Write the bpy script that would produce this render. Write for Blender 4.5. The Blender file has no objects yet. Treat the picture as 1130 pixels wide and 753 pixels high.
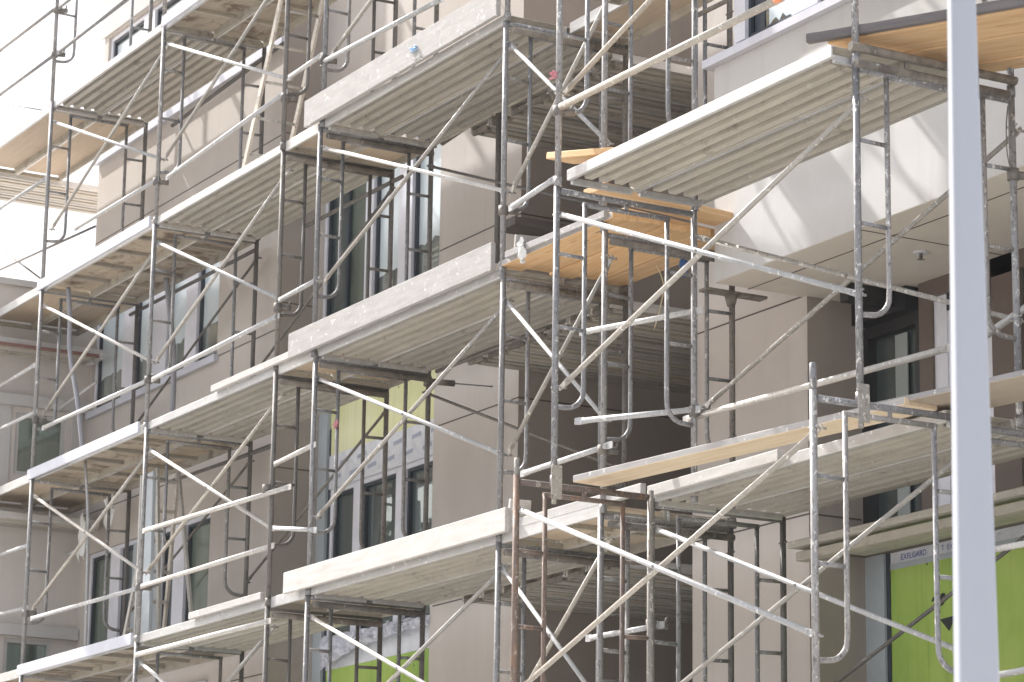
import bpy, bmesh, math, random
from mathutils import Vector, Matrix
random.seed(7)
S = bpy.context.scene
COL = S.collection

# ---------------------------------------------------------------- camera
R_ = Vector((0.49522205, 0.86865444, 0.01394913))
U_ = Vector((0.1936872, -0.12604521, 0.97293262))
F_ = Vector((-0.84690046, 0.47911592, 0.23066761))
cam = bpy.data.cameras.new('camera')
cam_o = bpy.data.objects.new('camera', cam)
COL.objects.link(cam_o)
m = Matrix((R_, U_, -F_)).transposed().to_4x4()
m.translation = Vector((0, 0, 1.6))
cam_o.matrix_world = m
cam.sensor_width = 36.0
cam.lens = 3264.1 / 1130 * 36
cam.clip_start = 0.1
cam.clip_end = 3000
cam.dof.use_dof = True
cam.dof.focus_distance = 20.0
cam.dof.aperture_fstop = 6.3
S.camera = cam_o

# ---------------------------------------------------------------- sky, sun, exposure
SUN_DIR = Vector((-0.656, -0.200, 0.729)).normalized()      # towards the sun
elev = math.asin(SUN_DIR.z)
azim = math.atan2(SUN_DIR.x, SUN_DIR.y)                  # from +Y towards +X
w = bpy.data.worlds.new('World')
S.world = w
w.use_nodes = True
nt = w.node_tree
bg = nt.nodes['Background']
sky = nt.nodes.new('ShaderNodeTexSky')
sky.sky_type = 'NISHITA'
sky.sun_disc = False
sky.sun_elevation = elev
sky.sun_rotation = azim
sky.air_density = 1.0
sky.dust_density = 6.0
sky.ozone_density = 0.6
nt.links.new(sky.outputs[0], bg.inputs[0])
bg.inputs[1].default_value = 0.07
veil = nt.nodes.new('ShaderNodeBackground')            # bright even veil of thin high cloud over the clear sky
veil.inputs[0].default_value = (0.96, 0.975, 1.0, 1)
veil.inputs[1].default_value = 0.52
both = nt.nodes.new('ShaderNodeAddShader')
nt.links.new(bg.outputs[0], both.inputs[0]); nt.links.new(veil.outputs[0], both.inputs[1])
nt.links.new(both.outputs[0], nt.nodes['World Output'].inputs[0])
sl = bpy.data.lights.new('sun', 'SUN')
sl.energy = 5.0
sl.angle = math.radians(0.9)
sl.color = (1.0, 0.972, 0.935)
so = bpy.data.objects.new('sun', sl)
COL.objects.link(so)
so.rotation_euler = SUN_DIR.to_track_quat('Z', 'Y').to_euler()
S.view_settings.view_transform = 'Standard'
S.view_settings.look = 'None'
S.view_settings.exposure = 0.80
S.view_settings.gamma = 1.0
S.view_settings.use_curve_mapping = False
S.render.resolution_x, S.render.resolution_y = 1024, 682

# ---------------------------------------------------------------- materials
class NT:
    def __init__(s, name):
        s.m = bpy.data.materials.new(name); s.m.use_nodes = True
        s.t = s.m.node_tree; s.n = s.t.nodes; s.l = s.t.links
        s.b = s.n['Principled BSDF']
    def new(s, t, **k):
        n = s.n.new(t)
        for a, v in k.items(): setattr(n, a, v)
        return n
    def link(s, a, b): s.l.new(a, b)
    def coord(s, scale=(1, 1, 1), kind='Object', rnd=True):
        tc = s.new('ShaderNodeTexCoord'); mp = s.new('ShaderNodeMapping')
        mp.inputs['Scale'].default_value = scale
        s.link(tc.outputs[kind], mp.inputs['Vector'])
        if rnd:
            oi = s.new('ShaderNodeObjectInfo'); mu = s.new('ShaderNodeVectorMath', operation='SCALE')
            cb = s.new('ShaderNodeCombineXYZ')
            for i in range(3): s.link(oi.outputs['Random'], cb.inputs[i])
            s.link(cb.outputs[0], mu.inputs[0]); mu.inputs['Scale'].default_value = 37.0
            s.link(mu.outputs[0], mp.inputs['Location'])
        return mp.outputs[0]
    def noise(s, vec, scale, detail=4, rough=0.55, dist=0.0):
        n = s.new('ShaderNodeTexNoise'); n.inputs['Scale'].default_value = scale
        n.inputs['Detail'].default_value = detail; n.inputs['Roughness'].default_value = rough
        n.inputs['Distortion'].default_value = dist
        s.link(vec, n.inputs['Vector']); return n.outputs['Fac']
    def ramp(s, fac, stops):
        r = s.new('ShaderNodeValToRGB'); e = r.color_ramp.elements
        while len(e) < len(stops): e.new(0.5)
        for i, (p, c) in enumerate(stops):
            e[i].position = p; e[i].color = (*c, 1) if len(c) == 3 else c
        s.link(fac, r.inputs[0]); return r.outputs[0]
    def mix(s, fac, a, b, mode='MIX'):
        n = s.new('ShaderNodeMix', data_type='RGBA', blend_type=mode)
        for i, v in ((0, fac), (6, a), (7, b)):
            if hasattr(v, 'is_linked') or hasattr(v, 'links'): s.link(v, n.inputs[i])
            else: n.inputs[i].default_value = v if i == 0 else ((*v, 1) if len(v) == 3 else v)
        return n.outputs[2]
    def bump(s, h, strength=0.3, dist=0.01):
        b = s.new('ShaderNodeBump'); b.inputs['Strength'].default_value = strength
        b.inputs['Distance'].default_value = dist
        s.link(h, b.inputs['Height']); s.link(b.outputs[0], s.b.inputs['Normal'])
    def done(s, col, rough=0.6, metal=0.0, spec=None):
        if isinstance(col, tuple): s.b.inputs['Base Color'].default_value = (*col, 1)
        else: s.link(col, s.b.inputs['Base Color'])
        if isinstance(rough, (int, float)): s.b.inputs['Roughness'].default_value = rough
        else: s.link(rough, s.b.inputs['Roughness'])
        s.b.inputs['Metallic'].default_value = metal
        if spec is not None: s.b.inputs['Specular IOR Level'].default_value = spec
        return s.m

def g(v): return (v, v, v)
def m_tube(name, base, light, dark, rust=None, metal=0.25, rough=0.5, splat=0.62, rustpos=0.62):
    t = NT(name); v = t.coord((1, 1, 0.55))
    oi = t.new('ShaderNodeObjectInfo')
    body = t.ramp(t.noise(v, 5.0, 3), [(0.3, base), (0.7, tuple(c * 0.78 for c in base))])
    vary = t.ramp(oi.outputs['Random'], [(0.0, g(0.72)), (0.5, g(1.0)), (1.0, (1.08, 1.02, 0.94))])
    body = t.mix(1.0, body, vary, 'MULTIPLY')
    dk = t.ramp(t.noise(v, 60, 5, 0.65), [(0.53, g(0)), (0.66, g(1))])
    body = t.mix(dk, body, dark)
    if rust:
        ru = t.ramp(t.noise(v, 9, 6, 0.7), [(rustpos, g(0)), (rustpos + 0.1, g(1))])
        body = t.mix(ru, body, rust)
    lt = t.ramp(t.noise(v, 38, 5, 0.7, 0.6), [(splat, g(0)), (splat + 0.05, g(1))])
    body = t.mix(lt, body, light)
    t.bump(t.noise(v, 70, 3), 0.35, 0.003)
    rg = t.ramp(t.noise(v, 14, 3), [(0.3, g(rough - 0.1)), (0.7, g(rough + 0.2))])
    return t.done(body, rg, metal)
M = {}
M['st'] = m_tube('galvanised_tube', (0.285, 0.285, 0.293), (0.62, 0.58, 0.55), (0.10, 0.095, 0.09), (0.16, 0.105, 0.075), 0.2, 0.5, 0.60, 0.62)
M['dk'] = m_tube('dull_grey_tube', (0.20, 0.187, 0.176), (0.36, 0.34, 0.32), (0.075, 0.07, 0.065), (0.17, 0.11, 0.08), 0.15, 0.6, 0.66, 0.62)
M['wt'] = m_tube('bright_zinc_tube', (0.54, 0.54, 0.545), (0.82, 0.81, 0.79), (0.36, 0.34, 0.32), (0.34, 0.24, 0.17), 0.15, 0.42, 0.60, 0.72)
M['cr'] = m_tube('cream_worn_tube', (0.40, 0.385, 0.36), (0.78, 0.75, 0.70), (0.34, 0.29, 0.24), (0.42, 0.24, 0.15), 0.05, 0.5, 0.60, 0.70)
M['fr'] = m_tube('front_galvanised_tube', (0.31, 0.31, 0.325), (0.66, 0.65, 0.63), (0.12, 0.11, 0.105), (0.20, 0.14, 0.11), 0.2, 0.45, 0.58, 0.66)
M['ru'] = m_tube('rusty_tube', (0.20, 0.155, 0.135), (0.52, 0.48, 0.44), (0.11, 0.08, 0.07), (0.25, 0.15, 0.10), 0.1, 0.7, 0.60, 0.55)
M['mo'] = m_tube('mottled_plastered_tube', (0.40, 0.38, 0.35), (0.62, 0.60, 0.56), (0.20, 0.17, 0.14), (0.28, 0.21, 0.13), 0.1, 0.7, 0.57, 0.60)

def m_board(name, a, b, streak=(0.9, 22, 22), dark=(0.16, 0.12, 0.09), dpos=0.66, rough=0.7, metal=0.0, light=None):
    t = NT(name); v = t.coord(streak); v2 = t.coord((1, 1, 1))
    c = t.ramp(t.noise(v, 2.2, 6, 0.6), [(0.28, a), (0.72, b)])
    oi = t.new('ShaderNodeObjectInfo')
    c = t.mix(1.0, c, t.ramp(oi.outputs['Random'], [(0, (0.74, 0.74, 0.75)), (1, (1.10, 1.07, 1.02))]), 'MULTIPLY')
    c = t.mix(t.ramp(t.noise(v2, 4.5, 8, 0.7, 0.4), [(dpos, g(0)), (dpos + 0.12, g(0.85))]), c, dark)
    if light:
        c = t.mix(t.ramp(t.noise(v2, 16, 6, 0.75, 0.5), [(0.60, g(0)), (0.66, g(0.9))]), c, light)
    t.bump(t.noise(v, 6, 4), 0.3, 0.004)
    return t.done(c, rough, metal)
M['ribs'] = m_board('weathered_metal_deck', (0.53, 0.505, 0.455), (0.37, 0.345, 0.305), (0.7, 9, 9), (0.20, 0.165, 0.13), 0.58, 0.55, 0.1, (0.62, 0.60, 0.55))
M['rail'] = m_board('scuffed_aluminium_rail', (0.66, 0.66, 0.66), (0.50, 0.49, 0.48), (1.5, 8, 8), (0.38, 0.35, 0.31), 0.62, 0.45, 0.25, (0.86, 0.85, 0.83))
M['hook'] = m_board('muddy_end_bar', (0.46, 0.43, 0.37), (0.36, 0.33, 0.28), (3, 3, 3), (0.16, 0.13, 0.10), 0.55, 0.75, 0.1)
M['mud'] = m_board('mud_caked_steel', (0.27, 0.245, 0.215), (0.16, 0.145, 0.13), (6, 6, 6), (0.08, 0.07, 0.06), 0.50, 0.9, 0.0, (0.42, 0.40, 0.37))
M['ply'] = m_board('stained_plywood_underside', (0.42, 0.34, 0.26), (0.55, 0.49, 0.40), (0.8, 5, 5), (0.10, 0.065, 0.04), 0.51, 0.8)
M['plyc'] = m_board('clean_plywood_underside', (0.56, 0.47, 0.37), (0.48, 0.39, 0.30), (1.2, 9, 9), (0.26, 0.19, 0.13), 0.64, 0.8)
M['toe'] = m_board('whitewashed_timber', (0.43, 0.42, 0.42), (0.32, 0.31, 0.31), (1.6, 10, 10), (0.27, 0.25, 0.23), 0.63, 0.8, 0.0, (0.78, 0.77, 0.76))
M['toew'] = m_board('white_painted_timber', (0.55, 0.54, 0.53), (0.41, 0.40, 0.39), (1.2, 6, 9), (0.30, 0.28, 0.26), 0.62, 0.7, 0.0, (0.86, 0.85, 0.84))
M['gray'] = m_board('grey_timber_edge', (0.20, 0.18, 0.18), (0.13, 0.12, 0.12), (1.6, 9, 9), (0.12, 0.10, 0.09), 0.66, 0.85)

t = NT('orange_pine')
v = t.coord((1.0, 11, 11)); v2 = t.coord((2.5, 14, 14))
c = t.ramp(t.noise(v, 2.4, 7, 0.62, 0.5), [(0.25, (0.56, 0.33, 0.155)), (0.5, (0.68, 0.45, 0.245)), (0.78, (0.74, 0.54, 0.34))])
c = t.mix(t.ramp(t.noise(v2, 1.6, 5, 0.7), [(0.62, g(0)), (0.72, g(0.7))]), c, (0.24, 0.10, 0.035))
oi = t.new('ShaderNodeObjectInfo')
c = t.mix(1.0, c, t.ramp(oi.outputs['Random'], [(0, g(0.82)), (1, (1.12, 1.1, 1.05))]), 'MULTIPLY')
vk = t.new('ShaderNodeTexVoronoi'); vk.inputs['Scale'].default_value = 1.5; t.link(t.coord((1.2, 5, 5)), vk.inputs['Vector'])
c = t.mix(t.ramp(vk.outputs['Distance'], [(0.05, g(0.8)), (0.10, g(0))]), c, (0.20, 0.09, 0.04))
M['pine'] = t.done(c, 0.75)
t = NT('pale_pine')
v = t.coord((0.8, 10, 10))
c = t.ramp(t.noise(v, 2.4, 7, 0.62, 0.4), [(0.25, (0.60, 0.45, 0.30)), (0.55, (0.70, 0.57, 0.41)), (0.8, (0.72, 0.64, 0.52))])
M['pale'] = t.done(c, 0.75)

def m_stucco(name, a, b, rough=0.9):
    t = NT(name); v = t.coord((1, 1, 1), rnd=False)
    c = t.ramp(t.noise(v, 0.55, 4, 0.5), [(0.3, a), (0.7, b)])
    fine = t.noise(v, 120, 3, 0.7)
    c = t.mix(0.10, c, t.ramp(fine, [(0.3, g(0.25)), (0.7, g(0.75))]), 'SOFT_LIGHT')
    # slight run-off streaks with a shape of their own
    vs = t.coord((7, 7, 0.35), rnd=False)
    c = t.mix(t.ramp(t.noise(vs, 1.3, 5, 0.6), [(0.55, g(0)), (0.75, g(0.16))]), c, tuple(x * 0.62 for x in a))
    pt = t.noise(t.coord((1.6, 1.6, 1.1), rnd=False), 1.0, 7, 0.7, 0.8)
    c = t.mix(t.ramp(pt, [(0.50, g(0)), (0.62, g(0.16))]), c, tuple(x * 1.22 for x in b))
    sp = t.noise(v, 22, 6, 0.8, 0.6)
    c = t.mix(t.ramp(sp, [(0.67, g(0)), (0.70, g(0.45))]), c, tuple(min(.8, x * 1.5) for x in b))
    t.bump(fine, 0.25, 0.003)
    return t.done(c, rough, spec=0.2)
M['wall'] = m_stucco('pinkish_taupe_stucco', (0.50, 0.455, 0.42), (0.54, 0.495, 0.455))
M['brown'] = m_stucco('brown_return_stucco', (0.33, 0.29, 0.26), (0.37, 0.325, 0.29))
M['white'] = m_stucco('pale_grey_stucco', (0.50, 0.49, 0.48), (0.54, 0.53, 0.52))
M['soff'] = m_stucco('beige_soffit_stucco', (0.64, 0.585, 0.52), (0.67, 0.62, 0.555))
M['wing'] = m_stucco('far_wing_stucco', (0.58, 0.54, 0.51), (0.62, 0.58, 0.55))

def plain(name, col, rough=0.5, metal=0.0, spec=None, n=0.06, sc=6):
    t = NT(name); v = t.coord((1, 1, 1))
    lo = tuple(c * (1 - n * 2) for c in col)
    return t.done(t.ramp(t.noise(v, sc, 5, 0.6), [(0.3, lo), (0.7, col)]), rough, metal, spec)
M['vinyl'] = plain('lilac_white_vinyl', (0.74, 0.74, 0.80), 0.35)
M['gasket'] = plain('dark_gasket', (0.035, 0.045, 0.06), 0.5)
M['black'] = plain('black_metal', (0.02, 0.02, 0.022), 0.4)
M['trim'] = plain('blue_grey_trim', (0.42, 0.46, 0.49), 0.5)
M['sill'] = plain('lavender_sill_flashing', (0.60, 0.61, 0.68), 0.4)
M['joint'] = plain('dark_joint', (0.11, 0.09, 0.08), 0.9)
M['curtain'] = plain('pale_curtain', (0.34, 0.37, 0.36), 0.8)
M['wood_brown'] = plain('brown_frame', (0.14, 0.105, 0.085), 0.6)
def m_glass(name, tint, base, mix):
    t = NT(name); v = t.coord((1, 1, 1), rnd=True)
    gl = t.new('ShaderNodeBsdfGlossy'); gl.inputs['Color'].default_value = (*tint, 1); gl.inputs['Roughness'].default_value = 0.015
    bp = t.new('ShaderNodeBump'); bp.inputs['Strength'].default_value = 0.05; bp.inputs['Distance'].default_value = 0.02
    t.link(t.noise(v, 0.9, 2), bp.inputs['Height']); t.link(bp.outputs[0], gl.inputs['Normal'])
    t.b.inputs['Roughness'].default_value = 0.4
    t.link(t.ramp(t.noise(t.coord((3.0, 3.0, 0.5)), 1.4, 3), [(0.35, base), (0.7, tuple(c * 2.0 for c in base))]), t.b.inputs['Base Color'])
    mx = t.new('ShaderNodeMixShader'); mx.inputs[0].default_value = mix
    t.link(t.b.outputs[0], mx.inputs[1]); t.link(gl.outputs[0], mx.inputs[2])
    t.link(mx.outputs[0], t.n['Material Output'].inputs[0])
    return t.m
M['glass'] = m_glass('reflective_window_glass', (0.86, 0.93, 0.93), (0.05, 0.065, 0.065), 0.78)
t = NT('painted_sky_reflection'); v = t.coord((2, 2, 1)); c = t.ramp(t.noise(v, 1.6, 4, .6, .5), [(0.3, (0.60, 0.69, 0.73)), (0.7, (0.70, 0.77, 0.80))])
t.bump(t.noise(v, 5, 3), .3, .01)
M['painted_sky'] = t.done(c, 0.25, 0.0, 0.8)  # bright sky reflection painted as a pale blue diffuse colour
M['glassm'] = m_glass('pale_reflective_window_glass', (0.86, 0.92, 0.92), (0.15, 0.17, 0.155), 0.45)
M['glassd'] = m_glass('dark_window_glass', (0.76, 0.84, 0.84), (0.04, 0.052, 0.052), 0.28)
M['glassg'] = m_glass('greenish_window_glass', (0.66, 0.76, 0.68), (0.085, 0.105, 0.085), 0.25)

def m_sheath(name, a, b, c3):
    t = NT(name); v = t.coord((1, 1, 0.6), rnd=False)
    c = t.ramp(t.noise(v, 1.6, 6, 0.62, 0.4), [(0.25, a), (0.5, b), (0.78, c3)])
    vs = t.coord((14, 14, 0.5), rnd=False)
    c = t.mix(t.ramp(t.noise(vs, 1.0, 4), [(0.56, g(0)), (0.7, g(0.3))]), c, tuple(x * 0.72 for x in a))
    # fastener heads in rough columns
    vo = t.new('ShaderNodeTexVoronoi'); vo.inputs['Scale'].default_value = 4.2
    t.link(t.coord((1, 1, 1), rnd=False), vo.inputs['Vector'])
    c = t.mix(t.ramp(vo.outputs['Distance'], [(0.045, g(0.85)), (0.06, g(0))]), c, (0.10, 0.14, 0.04))
    return t.done(c, 0.75)
M['green'] = m_sheath('green_sheathing', (0.21, 0.35, 0.065), (0.33, 0.47, 0.09), (0.47, 0.55, 0.16))
M['yellow'] = m_sheath('yellow_sheathing', (0.60, 0.62, 0.25), (0.68, 0.67, 0.38), (0.72, 0.71, 0.50))
t = NT('printed_white_wrap')
v = t.coord((1, 1, 1), rnd=False)
c = t.ramp(t.noise(v, 5, 5, 0.6, 0.6), [(0.3, (0.56, 0.58, 0.63)), (0.7, (0.70, 0.71, 0.74))])
t.bump(t.noise(v, 9, 4, 0.5, 1.0), 0.8, 0.03)
M['wrap'] = t.done(c, 0.45)
M['ink'] = plain('grey_blue_print', (0.36, 0.39, 0.48), 0.7)
M['bluep'] = plain('blue_print', (0.10, 0.14, 0.42), 0.7)
M['blackp'] = plain('black_print', (0.02, 0.022, 0.02), 0.7)
t = NT('crumpled_silver_plastic')
v = t.coord((1, 1, 1), rnd=False)
c = t.ramp(t.noise(v, 7, 6, 0.65, 1.2), [(0.3, (0.20, 0.21, 0.26)), (0.45, (0.50, 0.51, 0.58)), (0.7, (0.72, 0.73, 0.80))])
t.bump(t.noise(v, 8, 5, 0.6, 1.5), 1.0, 0.06)
M['plastic'] = t.done(c, 0.25, 0.0, 0.6)
t = NT('pale_blue_pole_paint')
v = t.coord((1, 1, 0.2))
c = t.ramp(t.noise(v, 3, 3), [(0.3, (0.36, 0.378, 0.43)), (0.7, (0.375, 0.393, 0.445))])
M['pole'] = t.done(c, 0.32, 0.0, 0.5)
M['orange_cap'] = plain('orange_tip', (0.75, 0.28, 0.14), 0.6)
M['pink'] = plain('pink_tape', (0.62, 0.27, 0.32), 0.6)
M['blue'] = plain('blue_tape', (0.45, 0.62, 0.80), 0.5)
M['bluebag'] = plain('blue_strap', (0.05, 0.15, 0.38), 0.6)
M['paper'] = plain('white_scrap', (0.78, 0.78, 0.76), 0.7)
M['rope'] = plain('grey_hose', (0.30, 0.30, 0.33), 0.7)
M['twine'] = plain('twine', (0.62, 0.50, 0.33), 0.9)
M['alu'] = m_tube('ladder_aluminium', (0.62, 0.60, 0.56), (0.80, 0.78, 0.74), (0.34, 0.31, 0.27), None, 0.3, 0.45)
t = NT('sunlit_concrete_ground')
v = t.coord((1, 1, 1), rnd=False)
c = t.ramp(t.noise(v, 0.6, 6, 0.6), [(0.3, (0.40, 0.39, 0.375)), (0.7, (0.49, 0.48, 0.465))])
t.bump(t.noise(v, 9, 5), 0.3, 0.02)
M['ground'] = t.done(c, 0.9)
M['asphalt'] = plain('asphalt', (0.09, 0.088, 0.085), 0.9)
t = NT('leaf_green')
v = t.coord((1, 1, 1))
c = t.ramp(t.noise(v, 0.7, 4), [(0.3, (0.035, 0.06, 0.025)), (0.7, (0.09, 0.13, 0.05))])
M['leaf'] = t.done(c, 0.7)
M['bark'] = plain('bark', (0.10, 0.075, 0.055), 0.9)

# ---------------------------------------------------------------- mesh helpers
class MB:
    def __init__(s): s.v = []; s.f = []; s.sm = []
    def add(s, vs, fs, smooth=False):
        o = len(s.v); s.v += [tuple(v) for v in vs]
        for f in fs: s.f.append([i + o for i in f]); s.sm.append(smooth)
        return s
    def box(s, a, b):
        x0, y0, z0 = a; x1, y1, z1 = b
        vs = [(x0, y0, z0), (x1, y0, z0), (x1, y1, z0), (x0, y1, z0), (x0, y0, z1), (x1, y0, z1), (x1, y1, z1), (x0, y1, z1)]
        return s.add(vs, [(3, 2, 1, 0), (4, 5, 6, 7), (0, 1, 5, 4), (1, 2, 6, 5), (2, 3, 7, 6), (3, 0, 4, 7)])
    def tube(s, pts, r, n=10, caps=True):
        pts = [Vector(p) for p in pts]; rs = r if isinstance(r, (list, tuple)) else [r] * len(pts)
        d0 = (pts[1] - pts[0]).normalized()
        up = Vector((0, 0, 1)) if abs(d0.z) < 0.9 else Vector((0, 1, 0))
        side = d0.cross(up).normalized()
        vs = []; fs = []
        for i, p in enumerate(pts):
            if i == 0: d = pts[1] - pts[0]
            elif i == len(pts) - 1: d = pts[-1] - pts[-2]
            else: d = (pts[i + 1] - pts[i]).normalized() + (pts[i] - pts[i - 1]).normalized()
            d.normalize()
            side = (side - d * side.dot(d)).normalized(); b = d.cross(side)
            for k in range(n):
                a = 2 * math.pi * k / n
                vs.append(p + (side * math.cos(a) + b * math.sin(a)) * rs[i])
        for i in range(len(pts) - 1):
            for k in range(n):
                k2 = (k + 1) % n
                fs.append((i * n + k, i * n + k2, (i + 1) * n + k2, (i + 1) * n + k))
        s.add(vs, fs, True)
        if caps:
            o = len(s.v) - len(vs)
            s.f.append([o + k for k in range(n)][::-1]); s.sm.append(False)
            s.f.append([o + (len(pts) - 1) * n + k for k in range(n)]); s.sm.append(False)
        return s
    def prism(s, prof, x0, x1, caps=True):      # profile in (y, z) extruded along x, closed
        n = len(prof)
        vs = [(x0, y, z) for y, z in prof] + [(x1, y, z) for y, z in prof]
        fs = [(k, (k + 1) % n, (k + 1) % n + n, k + n) for k in range(n)]
        if caps: fs += [tuple(range(n))[::-1], tuple(range(n, 2 * n))]
        return s.add(vs, fs)
    def build(s, name, mat, parent=None, loc=None):
        me = bpy.data.meshes.new(name); me.from_pydata(s.v, [], s.f); me.update()
        me.polygons.foreach_set('use_smooth', s.sm)
        me.materials.append(M[mat] if isinstance(mat, str) else mat)
        o = bpy.data.objects.new(name, me); COL.objects.link(o)
        if parent: o.parent = parent
        if loc: o.location = loc
        return o
def fix_normals(o):
    bm = bmesh.new(); bm.from_mesh(o.data); bmesh.ops.recalc_face_normals(bm, faces=bm.faces); bm.to_mesh(o.data); bm.free()
    return o
def bevel(o, wd=0.004, seg=1):
    md = o.modifiers.new('edge', 'BEVEL'); md.width = wd; md.segments = seg; md.limit_method = 'ANGLE'
    return o
def tag(o, label=None, cat=None, group=None, kind=None):
    if label: o['label'] = label
    if cat: o['category'] = cat
    if group: o['group'] = group
    if kind: o['kind'] = kind
    return o
def thing(name, loc, label, cat, group=None):
    o = bpy.data.objects.new(name, None); COL.objects.link(o); o.location = loc
    o.empty_display_size = 0.1
    return tag(o, label, cat, group)
def copy_tree(root, loc, label, group=None):
    r = root.copy(); COL.objects.link(r); r.location = loc; r['label'] = label
    if group: r['group'] = group
    for ch in root.children:
        c = ch.copy(); COL.objects.link(c); c.parent = r
        for s2 in ch.children:
            d = s2.copy(); COL.objects.link(d); d.parent = c
    return r
OZ = 1.6
LV = [1.56 + OZ, 3.54 + OZ, 5.53 + OZ, 7.51 + OZ, 9.47 + OZ, 11.45 + OZ]
A0, A1 = 10.33, 11.39

# ================================================================ ground
def ground_h(y):
    t = min(1.0, max(0.0, (y - 5.4) / 3.0)); return (3.12) * t * t * (3 - 2 * t)
ys = [-900, -60, -6, 0, 5.4, 5.8, 6.2, 6.6, 7.0, 7.4, 7.8, 8.2, 8.4, 9, 14, 60, 900]
xs = [-900, -60, -30, -20, -10, 0, 10, 60, 900]
mb = MB()
vs = [(x, y, ground_h(y)) for y in ys for x in xs]; nx = len(xs)
fs = [(j * nx + i, j * nx + i + 1, (j + 1) * nx + i + 1, (j + 1) * nx + i) for j in range(len(ys) - 1) for i in range(nx - 1)]
mb.add(vs, fs, True)
tag(mb.build('ground', 'ground'), kind='structure')
tag(MB().box((-200, -11, -0.02), (200, -1.2, 0.006)).build('road', 'asphalt'), kind='structure')

# ================================================================ building
BLD = thing('apartment_building', (0, 0, 0), 'unfinished taupe stucco apartment building with white framed windows behind the scaffolding', 'building')
Y1, Y2 = 11.55, 11.95
def wall_cells(mb, x0, x1, z0, z1, Y, openings, th=0.22):
    X = sorted({x0, x1, *[o[i] for o in openings for i in (0, 1)]}); Z = sorted({z0, z1, *[o[i] for o in openings for i in (2, 3)]})
    for i in range(len(X) - 1):
        j = 0
        while j < len(Z) - 1:
            def hole(jj): return any(o[0] <= X[i] + 1e-4 and o[1] >= X[i + 1] - 1e-4 and o[2] <= Z[jj] + 1e-4 and o[3] >= Z[jj + 1] - 1e-4 for o in openings)
            if hole(j): j += 1; continue
            k = j
            while k + 1 < len(Z) - 1 and not hole(k + 1): k += 1
            mb.box((X[i], Y, Z[j]), (X[i + 1], Y + th, Z[k + 1])); j = k + 1
    return mb
def window(x0, x1, z0, z1, Y, mull, panes, fw=0.045, rec=0.03, label=None, gask=True):
    """frame proud of its recess, mullions (xa, xb), panes (xa, xb, material)"""
    mb = MB(); a, b = Y + rec, Y + rec + 0.11
    mb.box((x0, a, z0), (x0 + fw, b, z1)); mb.box((x1 - fw, a, z0), (x1, b, z1))
    mb.box((x0 + fw, a, z1 - fw), (x1 - fw, b, z1)); mb.box((x0 + fw, a, z0), (x1 - fw, b, z0 + fw * 1.3))
    wn = bevel(mb.build('window', 'vinyl', BLD), 0.006)
    if label: wn['label'] = label
    for xa, xb in mull:
        MB().box((xa, a - 0.012, z0 + fw * 1.3), (xb, b, z1 - fw)).build('mullion', 'vinyl', wn)
    for xa, xb, mt in panes:
        if gask:
            q = MB(); e = 0.028; y0, y1 = a + 0.02, a + 0.05; zb, zt = z0 + fw * 1.3, z1 - fw
            q.box((xa, y0, zb), (xa + e, y1, zt)); q.box((xb - e, y0, zb), (xb, y1, zt))
            q.box((xa + e, y0, zt - e), (xb - e, y1, zt)); q.box((xa + e, y0, zb), (xb - e, y1, zb + e))
            q.build('gasket', 'gasket', wn)
        MB().box((xa, a + 0.055, z0 + fw), (xb, a + 0.07, z1 - fw)).build('pane', mt, wn)
    return wn
def strip_y(x0, x1, z, Y, h=0.012):        # joint line on a wall facing -Y
    return MB().box((x0, Y - 0.002, z - h / 2), (x1, Y + 0.001, z + h / 2)).build('joint', 'joint', BLD)
def strip_x(y0, y1, z, X, h=0.012):
    return MB().box((X - 0.001, y0, z - h / 2), (X + 0.002, y1, z + h / 2)).build('joint', 'joint', BLD)
TOP = 15.6
# -- end block
WB = (-29.72, -26.37, 6.58 + OZ, 8.0 + OZ)
WD = (-29.6, -26.37, 3.55 + OZ, 5.03 + OZ)
WT = (-29.70, -25.05, 9.55 + OZ, 10.90 + OZ)
WL = (-29.55, -26.4, 0.9 + OZ, 3.2 + OZ)
mb = wall_cells(MB(), -29.82, -24.92, 3.0, TOP, Y1, [WB, WD, WT, WL])
mb.build('wall', 'wall', BLD)
MB().box((-29.82, Y1 + 0.22, 3.0), (-29.6, 17, TOP)).build('wall', 'wall', BLD)
# return wall beside the end block, brown
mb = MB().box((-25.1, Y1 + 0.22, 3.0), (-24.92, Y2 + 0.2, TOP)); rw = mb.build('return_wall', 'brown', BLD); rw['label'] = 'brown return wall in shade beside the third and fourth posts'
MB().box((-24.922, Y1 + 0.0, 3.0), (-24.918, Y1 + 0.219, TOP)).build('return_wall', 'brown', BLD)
# overhang above the top strip window
MB().box((-29.90, Y1 - 0.02, 10.93 + OZ), (-25.0, Y1 + 0.0, TOP)).build('fascia', 'white', BLD)
window(*WT, Y1, [(-28.72, -28.42), (-27.6, -27.42), (-26.9, -26.75), (-26.1, -25.9)],
       [(-29.65, -28.72, 'glassm'), (-28.42, -27.6, 'glassm'), (-27.42, -26.9, 'glassm'), (-26.75, -26.1, 'glassd'), (-25.9, -25.1, 'glass')])
window(*WB, Y1, [(-28.91, -28.6), (-28.08, -27.73), (-27.24, -26.95)],
       [(-29.68, -28.91, 'glassm'), (-28.6, -28.08, 'glassm'), (-27.73, -27.24, 'glassm'), (-26.95, -26.41, 'glassm')])
window(*WD, Y1, [(-28.98, -28.72), (-28.35, -27.62), (-27.3, -27.02)],
       [(-29.55, -28.98, 'glassg'), (-28.72, -28.35, 'glassd'), (-27.62, -27.3, 'glassd'), (-27.02, -26.41, 'glassg')])
MB().box((-28.35, Y1 + 0.01, 3.6 + OZ), (-27.62, Y1 + 0.017, 4.98 + OZ)).build('infill_panel', 'trim', BLD)
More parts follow.
